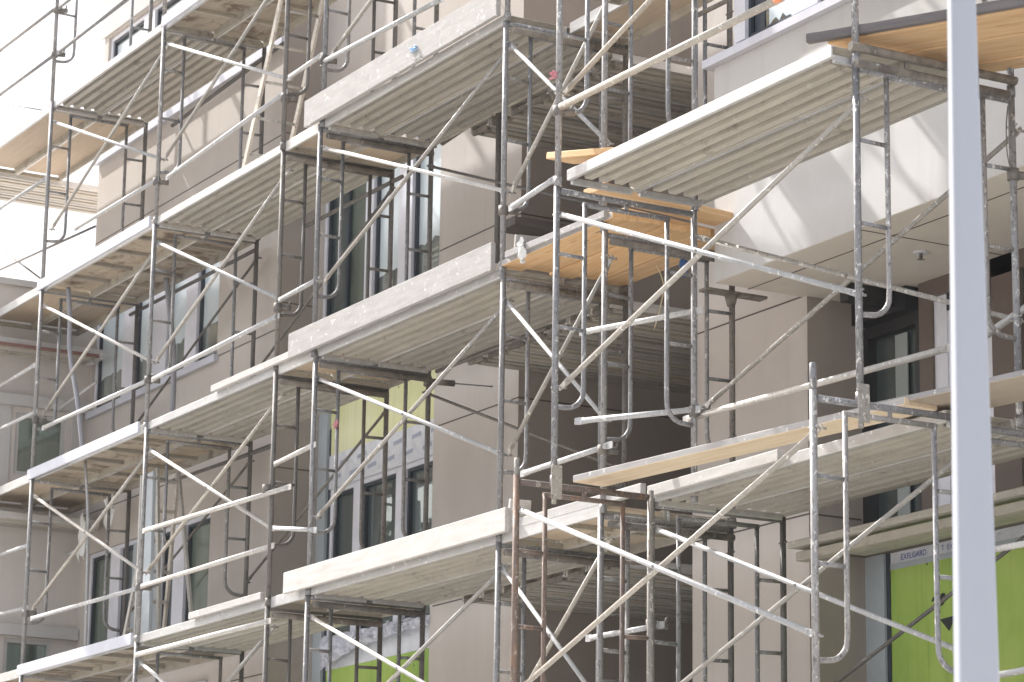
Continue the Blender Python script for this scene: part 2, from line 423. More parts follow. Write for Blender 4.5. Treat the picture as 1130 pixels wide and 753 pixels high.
window(*WL, Y1, [(-28.6, -28.3), (-27.5, -27.2)], [(-29.5, -28.6, 'glass'), (-28.3, -27.5, 'glass'), (-27.2, -26.45, 'glass')])
MB().box((-29.86, Y1 - 0.05, 9.44 + OZ), (-24.98, Y1 - 0.003, 9.55 + OZ)).build('sill', 'sill', BLD)
MB().box((-29.74, Y1 - 0.05, 6.53 + OZ), (-26.33, Y1 - 0.003, 6.60 + OZ)).build('sill', 'sill', BLD)
MB().box((-29.6, Y1 - 0.04, 3.2 + OZ), (-26.3, Y1 - 0.003, 3.36 + OZ)).build('sill', 'sill', BLD)
for z in (8.53 + OZ, 6.585 + OZ, 5.475 + OZ, 3.3 + OZ):
    strip_y(-26.32 if 6.5 < z - OZ < 6.7 else -29.8, -24.925, z, Y1)
for z in (8.53 + OZ, 6.84 + OZ, 5.24 + OZ, 3.66 + OZ): strip_x(Y1 + 0.0, Y2 - 0.01, z, -24.918)
def painted_sky(wn, xa, xb, z0, z1, Y):
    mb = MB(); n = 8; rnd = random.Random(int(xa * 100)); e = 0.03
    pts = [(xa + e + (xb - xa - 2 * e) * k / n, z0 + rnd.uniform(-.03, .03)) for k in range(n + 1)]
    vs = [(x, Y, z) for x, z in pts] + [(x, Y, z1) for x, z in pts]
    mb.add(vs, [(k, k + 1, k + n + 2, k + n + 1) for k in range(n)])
    o = mb.build('sky_reflection_sheet', 'painted_sky', wn); return o  # added sheet coloured like sky mirrored in the upper pane
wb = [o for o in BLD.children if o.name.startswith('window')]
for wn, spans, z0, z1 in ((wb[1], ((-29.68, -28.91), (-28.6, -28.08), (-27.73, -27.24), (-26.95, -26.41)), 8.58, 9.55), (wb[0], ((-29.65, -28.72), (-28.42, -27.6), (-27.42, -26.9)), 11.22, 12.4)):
    for xa, xb in spans: painted_sky(wn, xa, xb, z0, z1, Y1 + 0.03 + 0.11 * 0 + 0.052)
# -- middle block
WA = (-24.88, -22.46, 5.62 + OZ, 8.06 + OZ)
mb = wall_cells(MB(), -24.92, -21.0, 3.0, TOP, Y2, [WA, (-24.9, -22.5, 3.0, 5.62 + OZ)])
mb.build('wall', 'wall', BLD)
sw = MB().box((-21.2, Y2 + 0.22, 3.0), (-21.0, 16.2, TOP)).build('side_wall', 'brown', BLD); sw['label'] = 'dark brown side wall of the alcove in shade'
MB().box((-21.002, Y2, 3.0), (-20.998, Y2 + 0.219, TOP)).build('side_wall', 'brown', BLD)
for z in (6.84 + OZ, 5.245 + OZ, 3.66 + OZ, 8.45 + OZ): strip_y(-22.45, -21.0, z, Y2); strip_x(Y2, 16, z, -20.998)
window(WA[0], WA[1], 6.0 + OZ, WA[3], Y2, [(-23.98, -23.82), (-23.30, -23.04)],
       [(-24.83, -24.42, 'glassd'), (-24.42, -23.98, 'glassg'), (-23.82, -23.30, 'glassm'), (-23.04, -22.5, 'glassm')])
wa = [o for o in BLD.children if o.name.startswith('window')][-1]
for xa, xb, zz in ((-23.82, -23.30, 8.50), (-23.04, -22.5, 8.63)): painted_sky(wa, xa, xb, zz, 9.6, Y2 + 0.082)
MB().box((-24.88, Y2 + 0.06, 5.62 + OZ), (-22.46, Y2 + 0.2, 6.0 + OZ)).build('sheathing', 'yellow', BLD)
# sheathed bay between storeys
MB().box((-24.86, Y2 + 0.02, 3.0), (-24.68, Y2 + 0.2, 7.0 + 0.6)).build('corner_trim', 'trim', BLD)
MB().box((-24.68, Y2 + 0.05, 3.0), (-24.63, Y2 + 0.2, 5.6 + OZ)).build('gasket_strip', 'gasket', BLD)
ysh = MB().box((-24.63, Y2 + 0.045, 5.34 + OZ), (-22.5, Y2 + 0.2, 5.62 + OZ + 0.55)).build('sheathing', 'yellow', BLD); ysh['label'] = 'yellow sheathing board above the centre window'
MB().box((-24.63, Y2 + 0.03, 5.02 + OZ), (-22.5, Y2 + 0.18, 5.34 + OZ)).build('building_wrap', 'wrap', BLD)
window(-24.63, -22.5, 3.55 + OZ, 5.02 + OZ, Y2, [(-24.12, -23.97), (-23.27, -23.10)],
       [(-24.58, -24.12, 'glassd'), (-23.97, -23.27, 'glassd'), (-23.10, -22.55, 'glassd')], rec=0.05)
MB().box((-24.63, Y2 + 0.05, 3.32 + OZ), (-22.5, Y2 + 0.2, 3.55 + OZ)).build('building_wrap', 'wrap', BLD)
gsh = MB().box((-24.63, Y2 + 0.055, 3.0), (-22.5, Y2 + 0.2, 3.32 + OZ)).build('sheathing', 'green', BLD); gsh['label'] = 'lime green sheathing board under the lowest deck'
# crumpled plastic over the wrap
mb = MB(); n, k = 26, 7; vv = []
for i in range(n + 1):
    for j in range(k + 1):
        u, q = i / n, j / k
        x = -24.6 + 2.1 * u; zt = 3.62 + OZ - 0.03 * u; hang = 0.30 - 0.16 * abs(math.sin(u * 2.7)) - (0.14 * max(0, u - .55) / .45)
        vv.append((x, Y2 - 0.02 - 0.05 * random.random() * math.sin(q * 3.1), zt - hang * q + random.uniform(-.012, .012)))
mb.add(vv, [(i * (k + 1) + j, (i + 1) * (k + 1) + j, (i + 1) * (k + 1) + j + 1, i * (k + 1) + j + 1) for i in range(n) for j in range(k)])
mb.build('plastic_sheet', 'plastic', BLD)
# -- alcove
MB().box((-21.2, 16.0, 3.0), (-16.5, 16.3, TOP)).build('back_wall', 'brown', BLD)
# -- far right wing of the same building
mb = wall_cells(MB(), -18.34, -16.84, 3.0, TOP, Y2, []); mb.build('wall', 'wall', BLD)
MB().box((-18.34, Y2 + 0.22, 3.0), (-18.12, 16.0, TOP)).build('side_wall', 'wall', BLD)
for z in (6.84 + 0, 5.25 + 0): strip_y(-18.34, -16.84, z, Y2)
for z in (8.45, 10.05): strip_y(-18.34, -16.9, z, Y2)
YR = 12.40
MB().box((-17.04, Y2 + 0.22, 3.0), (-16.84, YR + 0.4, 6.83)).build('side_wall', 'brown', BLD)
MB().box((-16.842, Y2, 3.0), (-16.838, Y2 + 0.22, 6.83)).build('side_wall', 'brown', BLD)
strip_x(Y2, YR, 5.25, -16.836)
# projecting upper volume with soffit
VX0, VY0, SZ = -16.88, 11.185, 6.83
mb = MB().box((VX0, VY0, SZ + 0.004), (-8.0, 12.8, 8.42)); mb.build('projecting_wall', 'white', BLD)
MB().box((VX0 + 0.002, VY0 + 0.002, SZ), (-8.0, 12.8, SZ + 0.003)).build('soffit', 'soff', BLD)
MB().box((-16.9, 11.475, SZ - 0.002), (-8.0, 11.487, SZ)).build('joint', 'joint', BLD)
MB().box((-15.2, VY0 + .01, SZ - 0.0025), (-15.188, 12.4, SZ - 0.0005)).build('joint', 'joint', BLD)
# window band above
MB().box((VX0 - 0.07, VY0 - 0.06, 8.422), (-13.0, VY0 + 0.35, 8.483)).build('sill', 'sill', BLD)
window(-16.66, -14.3, 8.485, 10.3, VY0, [(-16.62, -16.50), (-15.93, -15.62), (-15.2, -14.85)],
       [(-16.50, -15.93, 'glass'), (-15.62, -15.2, 'glass'), (-14.85, -14.35, 'glassd')], fw=0.04, rec=0.02)
painted_sky([o for o in BLD.children if o.name.startswith('window')][-1], -16.32, -15.93, 8.6, 10.2, VY0 + 0.073)
MB().box((-16.46, VY0 + 0.068, 8.54), (-16.34, VY0 + 0.073, 10.2)).build('curtain', 'gasket', BLD)
mb = wall_cells(MB(), -16.66, -8.0, 8.485, TOP, VY0, [(-16.66, -14.3, 8.485, 10.3)], 0.2); mb.build('projecting_wall', 'white', BLD)
MB().box((-16.66, VY0 + 0.2, 8.485), (-16.5, 12.0, TOP)).build('projecting_wall', 'wall', BLD)
MB().box((-16.66, 11.185, 10.32), (-8.0, 12.8, 10.5)).build('slab', 'white', BLD)
# recess: glass doors and sheathing
beam = MB().box((-16.44, Y2, SZ - 0.13), (-16.34, YR + 0.25, SZ - 0.004)).build('beam', 'black', BLD)
MB().box((-16.84, YR - 0.06, 6.66), (-16.2, YR + 0.1, SZ - .004)).build('beam', 'black', BLD)
def pane_block(x0, x1, z0, z1, mt, Y=YR + 0.10, nm='pane', th=0.02, par=None):
    return MB().box((x0, Y, z0), (x1, Y + th, z1)).build(nm, mt, par or BLD)
dw = MB().box((-16.84, YR + 0.02, 6.56), (-16.13, YR + 0.12, 6.64)).box((-16.84, YR + 0.02, 5.0), (-16.76, YR + 0.12, 6.56)).box((-16.2, YR + 0.02, 5.0), (-16.13, YR + 0.12, 6.56)).build('glass_door', 'black', BLD)
pane_block(-16.76, -16.2, 5.0, 6.56, 'glassd', par=dw)
pane_block(-16.50, -16.36, 5.0, 6.54, 'curtain', YR + 0.07, 'curtain', 0.01, dw)
MB().box((-16.13, YR, 5.0), (-15.98, YR + 0.2, SZ)).build('door_jamb', 'wood_brown', BLD)
MB().box((-15.98, YR + 0.02, 5.0), (-15.84, YR + 0.15, 6.7)).build('door_jamb', 'vinyl', BLD)
MB().box((-15.84, YR + 0.02, 6.58), (-15.25, YR + 0.15, 6.7)).build('door_jamb', 'black', BLD)
dw2 = MB().box((-15.84, YR + 0.03, 5.0), (-15.78, YR + 0.12, 6.58)).box((-15.38, YR + 0.0, 5.0), (-15.33, YR + 0.12, 6.42)).build('glass_door', 'vinyl', BLD)
pane_block(-15.78, -15.38, 5.0, 6.42, 'painted_sky', par=dw2)  # pane painted the pale blue of reflected sky
pane_block(-15.78, -15.30, 6.42, 6.58, 'glassd', par=dw2)
MB().box((-15.33, YR, 5.0), (-15.05, YR + 0.2, SZ)).build('door_jamb', 'wood_brown', BLD)
mb = MB().box((-15.98, YR, 6.7), (-8.0, YR + 0.2, SZ)); mb.build('header', 'wood_brown', BLD)
MB().box((-15.05, YR + .05, 5.0), (-12, YR + 0.1, 6.7)).build('pane', 'glassd', BLD)
MB().box((-12.0, YR, 3.0), (-8.0, YR + 0.2, SZ)).build('wall', 'wall', BLD)
MB().box((-16.84, YR - 0.25, 4.98), (-12.0, YR + 0.3, 5.10)).build('slab', 'wood_brown', BLD)
MB().box((-16.84, YR + 0.03, 3.0), (-16.62, YR + 0.2, 4.98)).build('corner_trim', 'trim', BLD)
MB().box((-16.62, YR + 0.05, 3.0), (-16.58, YR + 0.2, 4.98)).build('gasket_strip', 'gasket', BLD)
MB().box((-16.58, YR + 0.06, 4.90), (-12.0, YR + 0.2, 4.98)).build('building_wrap', 'wrap', BLD)
MB().box((-16.58, YR + 0.056, 4.86), (-12.0, YR + 0.2, 4.90)).build('building_wrap', 'trim', BLD)
gs = MB().box((-16.58, YR + 0.06, 3.0), (-12.0, YR + 0.2, 4.86)).build('sheathing', 'green', BLD); gs['label'] = 'lime green sheathing with black letters under the balcony'
def text_part(body, size, mat, loc, parent, shear=0.0, name='lettering', bold=0.0, rz=0.0):
    cu = bpy.data.curves.new(name, 'FONT'); cu.body = body; cu.size = size; cu.shear = shear; cu.offset = bold; cu.extrude = 0.0
    tmp = bpy.data.objects.new(name + '_source', cu); COL.objects.link(tmp)
    bpy.context.view_layer.update()
    me = bpy.data.meshes.new_from_object(tmp); bpy.data.objects.remove(tmp)
    me.materials.clear(); me.materials.append(M[mat])
    o = bpy.data.objects.new(name, me); COL.objects.link(o); o.parent = parent
    o.location = loc; o.rotation_euler = (math.radians(90), 0, rz); return o
text_part('densglass', 0.26, 'blackp', (-23.95, Y2 + 0.042, 5.93 + OZ - 0.04), BLD, bold=0.004)
text_part('oi', 0.14, 'ink', (-22.86, Y2 + 0.042, 5.76 + OZ), BLD)
for i in range(12):
    x = -24.55 + (i % 6) * 0.36 + (0.15 if i > 5 else 0); z = 5.09 + OZ + (0.13 if i > 5 else 0)
    MB().add([(x, Y2 + .026, z), (x + .17, Y2 + .026, z + .012), (x + .175, Y2 + .026, z + .05), (x + .005, Y2 + .026, z + .035)], [(0, 1, 2, 3)]).build('lettering', 'ink', BLD)
text_part('EXFLGARD', 0.06, 'bluep', (-16.46, YR + 0.057, 4.915), BLD)
text_part('T  EXFL', 0.055, 'bluep', (-16.0, YR + 0.057, 4.92), BLD)
text_part('e', 0.15, 'blackp', (-16.13, YR + 0.057, 4.545), BLD, 0.3, bold=0.007); text_part('s', 0.15, 'blackp', (-16.04, YR + 0.057, 4.552), BLD, 0.3, bold=0.007)
mb = MB().add([(-16.03, YR + 0.057, 4.45), (-15.85, YR + 0.057, 4.46), (-15.93, YR + 0.057, 4.36)], [(0, 1, 2)]); mb.build('lettering', 'blackp', BLD)

# sprinkler under the soffit
sp = thing('sprinkler', (-15.43, 11.89, SZ), 'small round sprinkler head under the beige soffit', 'sprinkler')
MB().tube([(0, 0, 0), (0, 0, -0.012)], 0.05, 14).build('plate', 'vinyl', sp)
MB().tube([(0, 0, -0.012), (0, 0, -0.05), (0, 0, -0.052)], [0.012, 0.012, 0.028], 10).build('nozzle', 'dk', sp)

# ================================================================ low wing at the far end
WING = thing('low_wing', (-29.82, 10.08, 3.0), 'lower grey stucco wing with small windows running out behind the first scaffold bay', 'building')
XW = -29.82
def wy(mb, y0, y1, z0, z1, th=0.25, x=XW): return mb.box((x - th, y0, z0), (x, y1, z1))
mb = MB(); ops = [(10.74, 11.32, 5.86 + OZ, 6.54 + OZ), (10.2, 10.42, 5.86 + OZ, 6.54 + OZ), (10.74, 11.28, 3.55 + OZ, 4.10 + OZ), (10.2, 10.42, 3.55 + OZ, 4.1 + OZ)]
Yc = sorted({10.08, Y1, *[o[i] for o in ops for i in (0, 1)]}); Zc = sorted({3.0, 7.93 + OZ, *[o[i] for o in ops for i in (2, 3)]})
for i in range(len(Yc) - 1):
    for j in range(len(Zc) - 1):
        if any(o[0] <= Yc[i] + 1e-4 and o[1] >= Yc[i + 1] - 1e-4 and o[2] <= Zc[j] + 1e-4 and o[3] >= Zc[j + 1] - 1e-4 for o in ops): continue
        wy(mb, Yc[i], Yc[i + 1], Zc[j], Zc[j + 1])
mb.box((-33.5, 10.08, 3.0), (XW - 0.251, 10.3, 7.93 + OZ)); mb.box((-33.5, 10.301, 7.8 + OZ), (XW - 0.251, 15, 7.93 + OZ))
o = mb.build('wall', 'wing', WING); o.location = -Vector(WING.location)
def wpart(mb, nm, mt, par=WING):
    o = mb.build(nm, mt, par)
    if par is WING: o.location = -Vector(WING.location)
    return o
wpart(MB().box((XW - 0.3, 10.08, 7.93 + OZ), (XW + 0.05, Y1 - .01, 8.0 + OZ)), 'coping', 'white')
wpart(MB().box((XW - 0.01, 10.08, 6.60 + OZ), (XW + 0.09, Y1 - .01, 6.72 + OZ)), 'cornice', 'white')
wpart(MB().box((XW - 0.01, 10.08, 4.12 + OZ), (XW + 0.09, Y1 - .01, 4.24 + OZ)), 'cornice', 'white')
wpart(MB().box((XW + 0.001, 10.5, 5.6 + OZ), (XW + 0.02, 10.68, 6.60 + OZ)), 'pilaster', 'white')
wpart(MB().box((XW + 0.001, 11.38, 5.6 + OZ), (XW + 0.02, 11.5, 6.60 + OZ)), 'pilaster', 'white')
for (a, b, c, d) in ops:
    f = MB(); e = 0.045
    f.box((XW - 0.1, a, c), (XW - 0.02, a + e, d)); f.box((XW - 0.1, b - e, c), (XW - 0.02, b, d)); f.box((XW - 0.1, a + e, d - e), (XW - 0.02, b - e, d)); f.box((XW - 0.1, a + e, c), (XW - 0.02, b - e, c + e))
    fo = wpart(f, 'window', 'white')
    wpart(MB().box((XW - 0.08, a + e, c + e), (XW - 0.06, b - e, d - e)), 'pane', 'glassg', fo)

# ================================================================ scaffolding
H = 1.98
def make_frame(loc, label, group, W=1.06, legm='st', railm=None, H=H, inner=True, legm2=None, clip=True, hd=0.10):
    railm = railm or legm
    t = thing('scaffold_frame', loc, label, 'scaffold frame', group)
    for y, mt in ((0.0, legm), (W, legm2 or legm)):
        mb = MB().tube([(0, y, 0.0), (0, y, H)], 0.0215, 12)
        mb.tube([(0, y, -0.03), (0, y, 0.035)], 0.0265, 12)
        if clip:
            for z in (0.62, 1.78):
                mb.tube([(0.0, y, z), (-0.045, y, z)], 0.007, 6); mb.tube([(0.0, y, z), (0.045, y, z)], 0.007, 6)
        mb.build('leg', mt, t)
    for s, y0 in ((1, 0.0), (-1, W)):
        pts = [(0, y0 + s * 0.215, H - hd), (0, y0 + s * 0.215, 0.66)]
        for a in (15, 30, 45, 60, 75, 90):
            r = 0.13; an = math.radians(a)
            pts.append((0, y0 + s * (0.215 - r * (1 - math.cos(an))), 0.62 - r * math.sin(an)))
        pts.append((0, y0 + s * 0.018, 0.485))
        sr = MB().tube(pts, 0.0165, 10).build('side_rail', railm, t)
        for z in (1.02, 1.51):
            MB().tube([(0, y0 + s * 0.018, z), (0, y0 + s * 0.20, z - 0.004)], 0.0135, 8).build('rung', railm, sr)
    MB().tube([(0, 0.018, H - 0.045), (0, W - 0.018, H - 0.045)], 0.021, 12).build('top_bearer', legm, t)
    mb = MB().tube([(0, 0.20, H - hd - 0.01), (0, W - 0.20, H - hd - 0.01)], 0.0165, 10)
    mb.tube([(0, W / 2, H - hd - 0.01), (0, W / 2, H - 0.04)], 0.014, 8)
    mb.build('header_bar', railm, t)
    return t
LEVN = ['under the lowest deck', 'standing on the lowest deck', 'standing on the second deck', 'standing on the third deck', 'standing on the top deck']
POSTN = ['end post line beside the sky', 'second post line from the sky end', 'third post line from the sky end', 'fourth post line from the sky end', 'fifth post line from the sky end', 'sixth post line beside the alcove']
PX = [-28.1, -25.15, -22.33, -21.57, -18.42, -16.98]
first = {}
def post_shift(i): return 0.0
for i, x in enumerate(PX):
    for l in range(5):
        if l == 4 and i > 1: continue
        lab = 'galvanised walk-through frame, %s, %s' % (POSTN[i], LEVN[l])
        loc = (x + (0.012 if l % 2 else -0.006), A0 + random.uniform(-.008, .008), LV[l])
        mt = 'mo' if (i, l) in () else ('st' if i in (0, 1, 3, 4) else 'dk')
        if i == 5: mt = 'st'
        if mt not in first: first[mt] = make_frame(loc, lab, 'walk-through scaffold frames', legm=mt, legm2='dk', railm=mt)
        else: copy_tree(first[mt], loc, lab, 'walk-through scaffold frames')
# second run in front of the alcove, lowest level only
a2 = copy_tree(first['st'], (-16.43, 10.38, LV[0]), 'pale frame under the ribbed deck beside the rusty frame', 'walk-through scaffold frames')
copy_tree(first['st'], (-13.25, 10.45, LV[0]), 'pale frame under the far end of the ribbed deck, behind the white pole', 'walk-through scaffold frames')
# rusty front frame and its pale partner
make_frame((-16.3, 9.27, LV[0] - 0.0), 'rusty brown scaffold frame carrying one end of the single plank', 'front row scaffold frames', W=1.02, legm='ru', railm='ru', legm2='mo', H=2.0)
MB().tube([(-16.3, 9.27, LV[1] - .02), (-16.3, 9.27, LV[1] + 0.13)], 0.018, 10).build('coupling_pin', 'mo', None)
bpy.data.objects['coupling_pin']['label'] = 'short worn pin standing up from the rusty frame'; bpy.data.objects['coupling_pin']['category'] = 'coupling pin'
rf = make_frame((-13.14, 9.36, LV[0]), 'pale worn frame whose bare post top stands free above the single plank', 'front row scaffold frames', W=1.05, legm='fr', railm='fr', H=1.99)
pin = MB().tube([(-13.14, 9.36, LV[0] + 1.97), (-13.14, 9.36, LV[0] + 2.14), (-13.14, 9.36, LV[0] + 2.145)], [0.0205, 0.0205, 0.015], 12).build('coupling_pin', 'fr'); tag(pin, 'bare pale post top standing free by the long worn rail', 'coupling pin')
# tall front frames
for l in (1, 2, 3, 4):
    nm = ['', 'at lowest deck height', 'above the ribbed deck', 'at the top edge', 'its highest lift'][l]
    ff = 'tall pale front frame before the alcove, ' + nm
    fr = 'tall pale front frame under the orange planks'
    if l > 1: fr = 'tall pale front frame holding the orange planks, ' + {2: 'above them', 3: 'its third lift', 4: 'its uppermost lift'}[l]
    dz = -0.04
    if 'ffa' not in first:
        first['ffa'] = make_frame((-16.08, 9.42, LV[l] + dz), ff, 'front row scaffold frames', W=1.07, legm='fr', railm='fr')
    else: copy_tree(first['ffa'], (-16.08 + 0.01 * l - .01, 9.42, LV[l] + dz), ff)
    if 'ffb' not in first:
        first['ffb'] = make_frame((-13.07, 9.63, LV[l] + dz + 0.02), fr, 'front row scaffold frames', W=1.13, legm='fr', railm='fr', hd=0.05)
    else: copy_tree(first['ffb'], (-13.07, 9.63, LV[l] + dz + 0.02), fr)
# bracket feet of the tall frames
for (x, y, nm) in ((-16.08, 9.42, 'perforated steel foot bracket of the front post on the rusty bearer'), (-13.07, 9.63, 'steel foot bracket of the front post over the pale bearer')):
    mb = MB().box((x + 0.02, y - 0.035, LV[1] - 0.16), (x + 0.032, y + 0.045, LV[1] + 0.06)); mb.tube([(x + .005, y, LV[1] - 0.19), (x + .005, y, LV[1] - .02)], 0.017, 10)
    tag(bevel(mb.build('foot_bracket', 'mo'), .004), nm, 'bracket')
# base plates
def base_plate(x, y, nm):
    mb = MB().box((x - 0.07, y - 0.07, 3.12), (x + 0.07, y + 0.07, 3.135)); mb.tube([(x, y, 3.13), (x, y, LV[0] + .02)], 0.017, 8)
    return mb
# cross braces
def brace(x0, x1, ya, yb, zb, label, mats=('wt', 'cr'), r=0.0165, lo=0.62, hi=1.78, group='scissor cross braces', which=(1, 1)):
    t = thing('cross_brace', ((x0 + x1) / 2, (ya + yb) / 2, zb), label, 'cross brace', group)
    L = Vector(t.location); off = 0.04
    ends = [((x0, ya + off, zb + hi), (x1, yb + off, zb + lo)), ((x0, ya + off + 0.035, zb + lo), (x1, yb + off + 0.035, zb + hi))]
    for k, (a, b) in enumerate(ends):
        if not which[k]: continue
        a = Vector(a) - L; b = Vector(b) - L; d = (b - a).normalized()
        mb = MB().tube([a + d * 0.07, b - d * 0.07], r, 10)
        n = Vector((0, 1, 0)); u = d.cross(n).normalized()
        for e, s in ((a, 1), (b, -1)):       # flattened ends
            p = e - d * 0.02 * s; q = e + d * 0.10 * s
            vs = []
            for c, wd, th in ((p, 0.016, 0.004), (e + d * .03 * s, 0.02, 0.004), (q, r * 0.9, r * 0.9)):
                vs += [c + u * wd + n * th, c - u * wd + n * th, c - u * wd - n * th, c + u * wd - n * th]
            fs = [(i * 4 + j, i * 4 + (j + 1) % 4, (i + 1) * 4 + (j + 1) % 4, (i + 1) * 4 + j) for i in range(2) for j in range(4)] + [(3, 2, 1, 0), (8, 9, 10, 11)]
            mb.add(vs, fs)
            mb.tube([e + n * 0.04, e - n * 0.03], 0.008, 6)
        fix_normals(mb.build('brace_tube', mats[k], t))
    if all(which):
        c = ((Vector(ends[0][0]) + Vector(ends[0][1])) / 2 - L)
        MB().tube([c + Vector((0, -0.02, 0)), c + Vector((0, 0.055, 0))], 0.012, 8).build('pivot_bolt', 'dk', t)
    return t
BAYN = ['first two', 'second and third', None, 'fourth and fifth', 'fifth and sixth']
for i, n in enumerate(BAYN):
    if n is None: continue
    for l in range(4):
        brace(PX[i], PX[i + 1], A0 - .01, A0 - .01, LV[l], 'scissor brace between the %s posts, %s' % (n, ['below the lowest deck', 'on the lowest deck', 'on the second deck', 'on the third deck'][l]))
brace(-28.1, -25.15, A0, A0, LV[4], 'scissor brace between the first two posts above the top deck', which=(0, 0)) if False else None
for i in (0, 1, 3):
    for l in (1, 2):
        brace(PX[i], PX[i + 1], A1 - .06, A1 - .06, LV[l], 'dull inner brace near the wall between the %s posts, on the %s deck' % (BAYN[i], ['', 'lowest', 'second'][l]), ('dk', 'dk'), 0.0125, which=(0, 1) if i != 3 else (1, 0), group='inner braces near the wall')
brace(-16.43, -13.25, 10.36, 10.43, LV[0], 'scissor brace under the ribbed deck, behind the rusty frame brace')
brace(-16.43, -13.25, 11.46, 11.5, LV[0], 'dull inner brace under the ribbed deck near the wall', ('dk', 'dk'), 0.014, which=(0, 1))
brace(-16.3, -13.14, 9.24, 9.33, LV[0], 'long front brace from the rusty frame to the free post', r=0.0175)
brace(-16.08, -13.07, 9.39, 9.60, LV[1] - .04, 'long front brace from the orange deck corner to under the wood planks', r=0.018)
brace(-16.08, -13.07, 9.39, 9.60, LV[2] - .04, 'front brace rising off the upper ribbed deck out of view', r=0.018, which=(0, 1))
brace(-16.08, -13.07, 10.50, 10.74, LV[1] - .04, 'worn grey rear brace below the pale soffit', ('mo', 'mo'), 0.0165)
# single tubes
def pipe(name, label, a, b, r, mt):
    a = Vector(a); b = Vector(b); L = a
    mb = MB().tube([a - L, b - L], r, 12)
    if name in ('guard_rail', 'cross_tube'):
        d = (b - a).normalized(); n = Vector((0, 1, 0)); u = d.cross(n).normalized()
        for e, s in ((a - L, 1), (b - L, -1)):
            p = e - d * 0.06 * s; vs = []
            for c, wd, th in ((p, 0.022, 0.004), (e - d * .02 * s, 0.026, 0.004), (e + d * .04 * s, r * .85, r * .85)):
                vs += [c + u * wd + n * th, c - u * wd + n * th, c - u * wd - n * th, c + u * wd - n * th]
            mb.add(vs, [(i * 4 + j, i * 4 + (j + 1) % 4, (i + 1) * 4 + (j + 1) % 4, (i + 1) * 4 + j) for i in range(2) for j in range(4)] + [(3, 2, 1, 0), (8, 9, 10, 11)])
    o = fix_normals(mb.build(name, mt, None, L))
    return tag(o, label, name.replace('_', ' '))
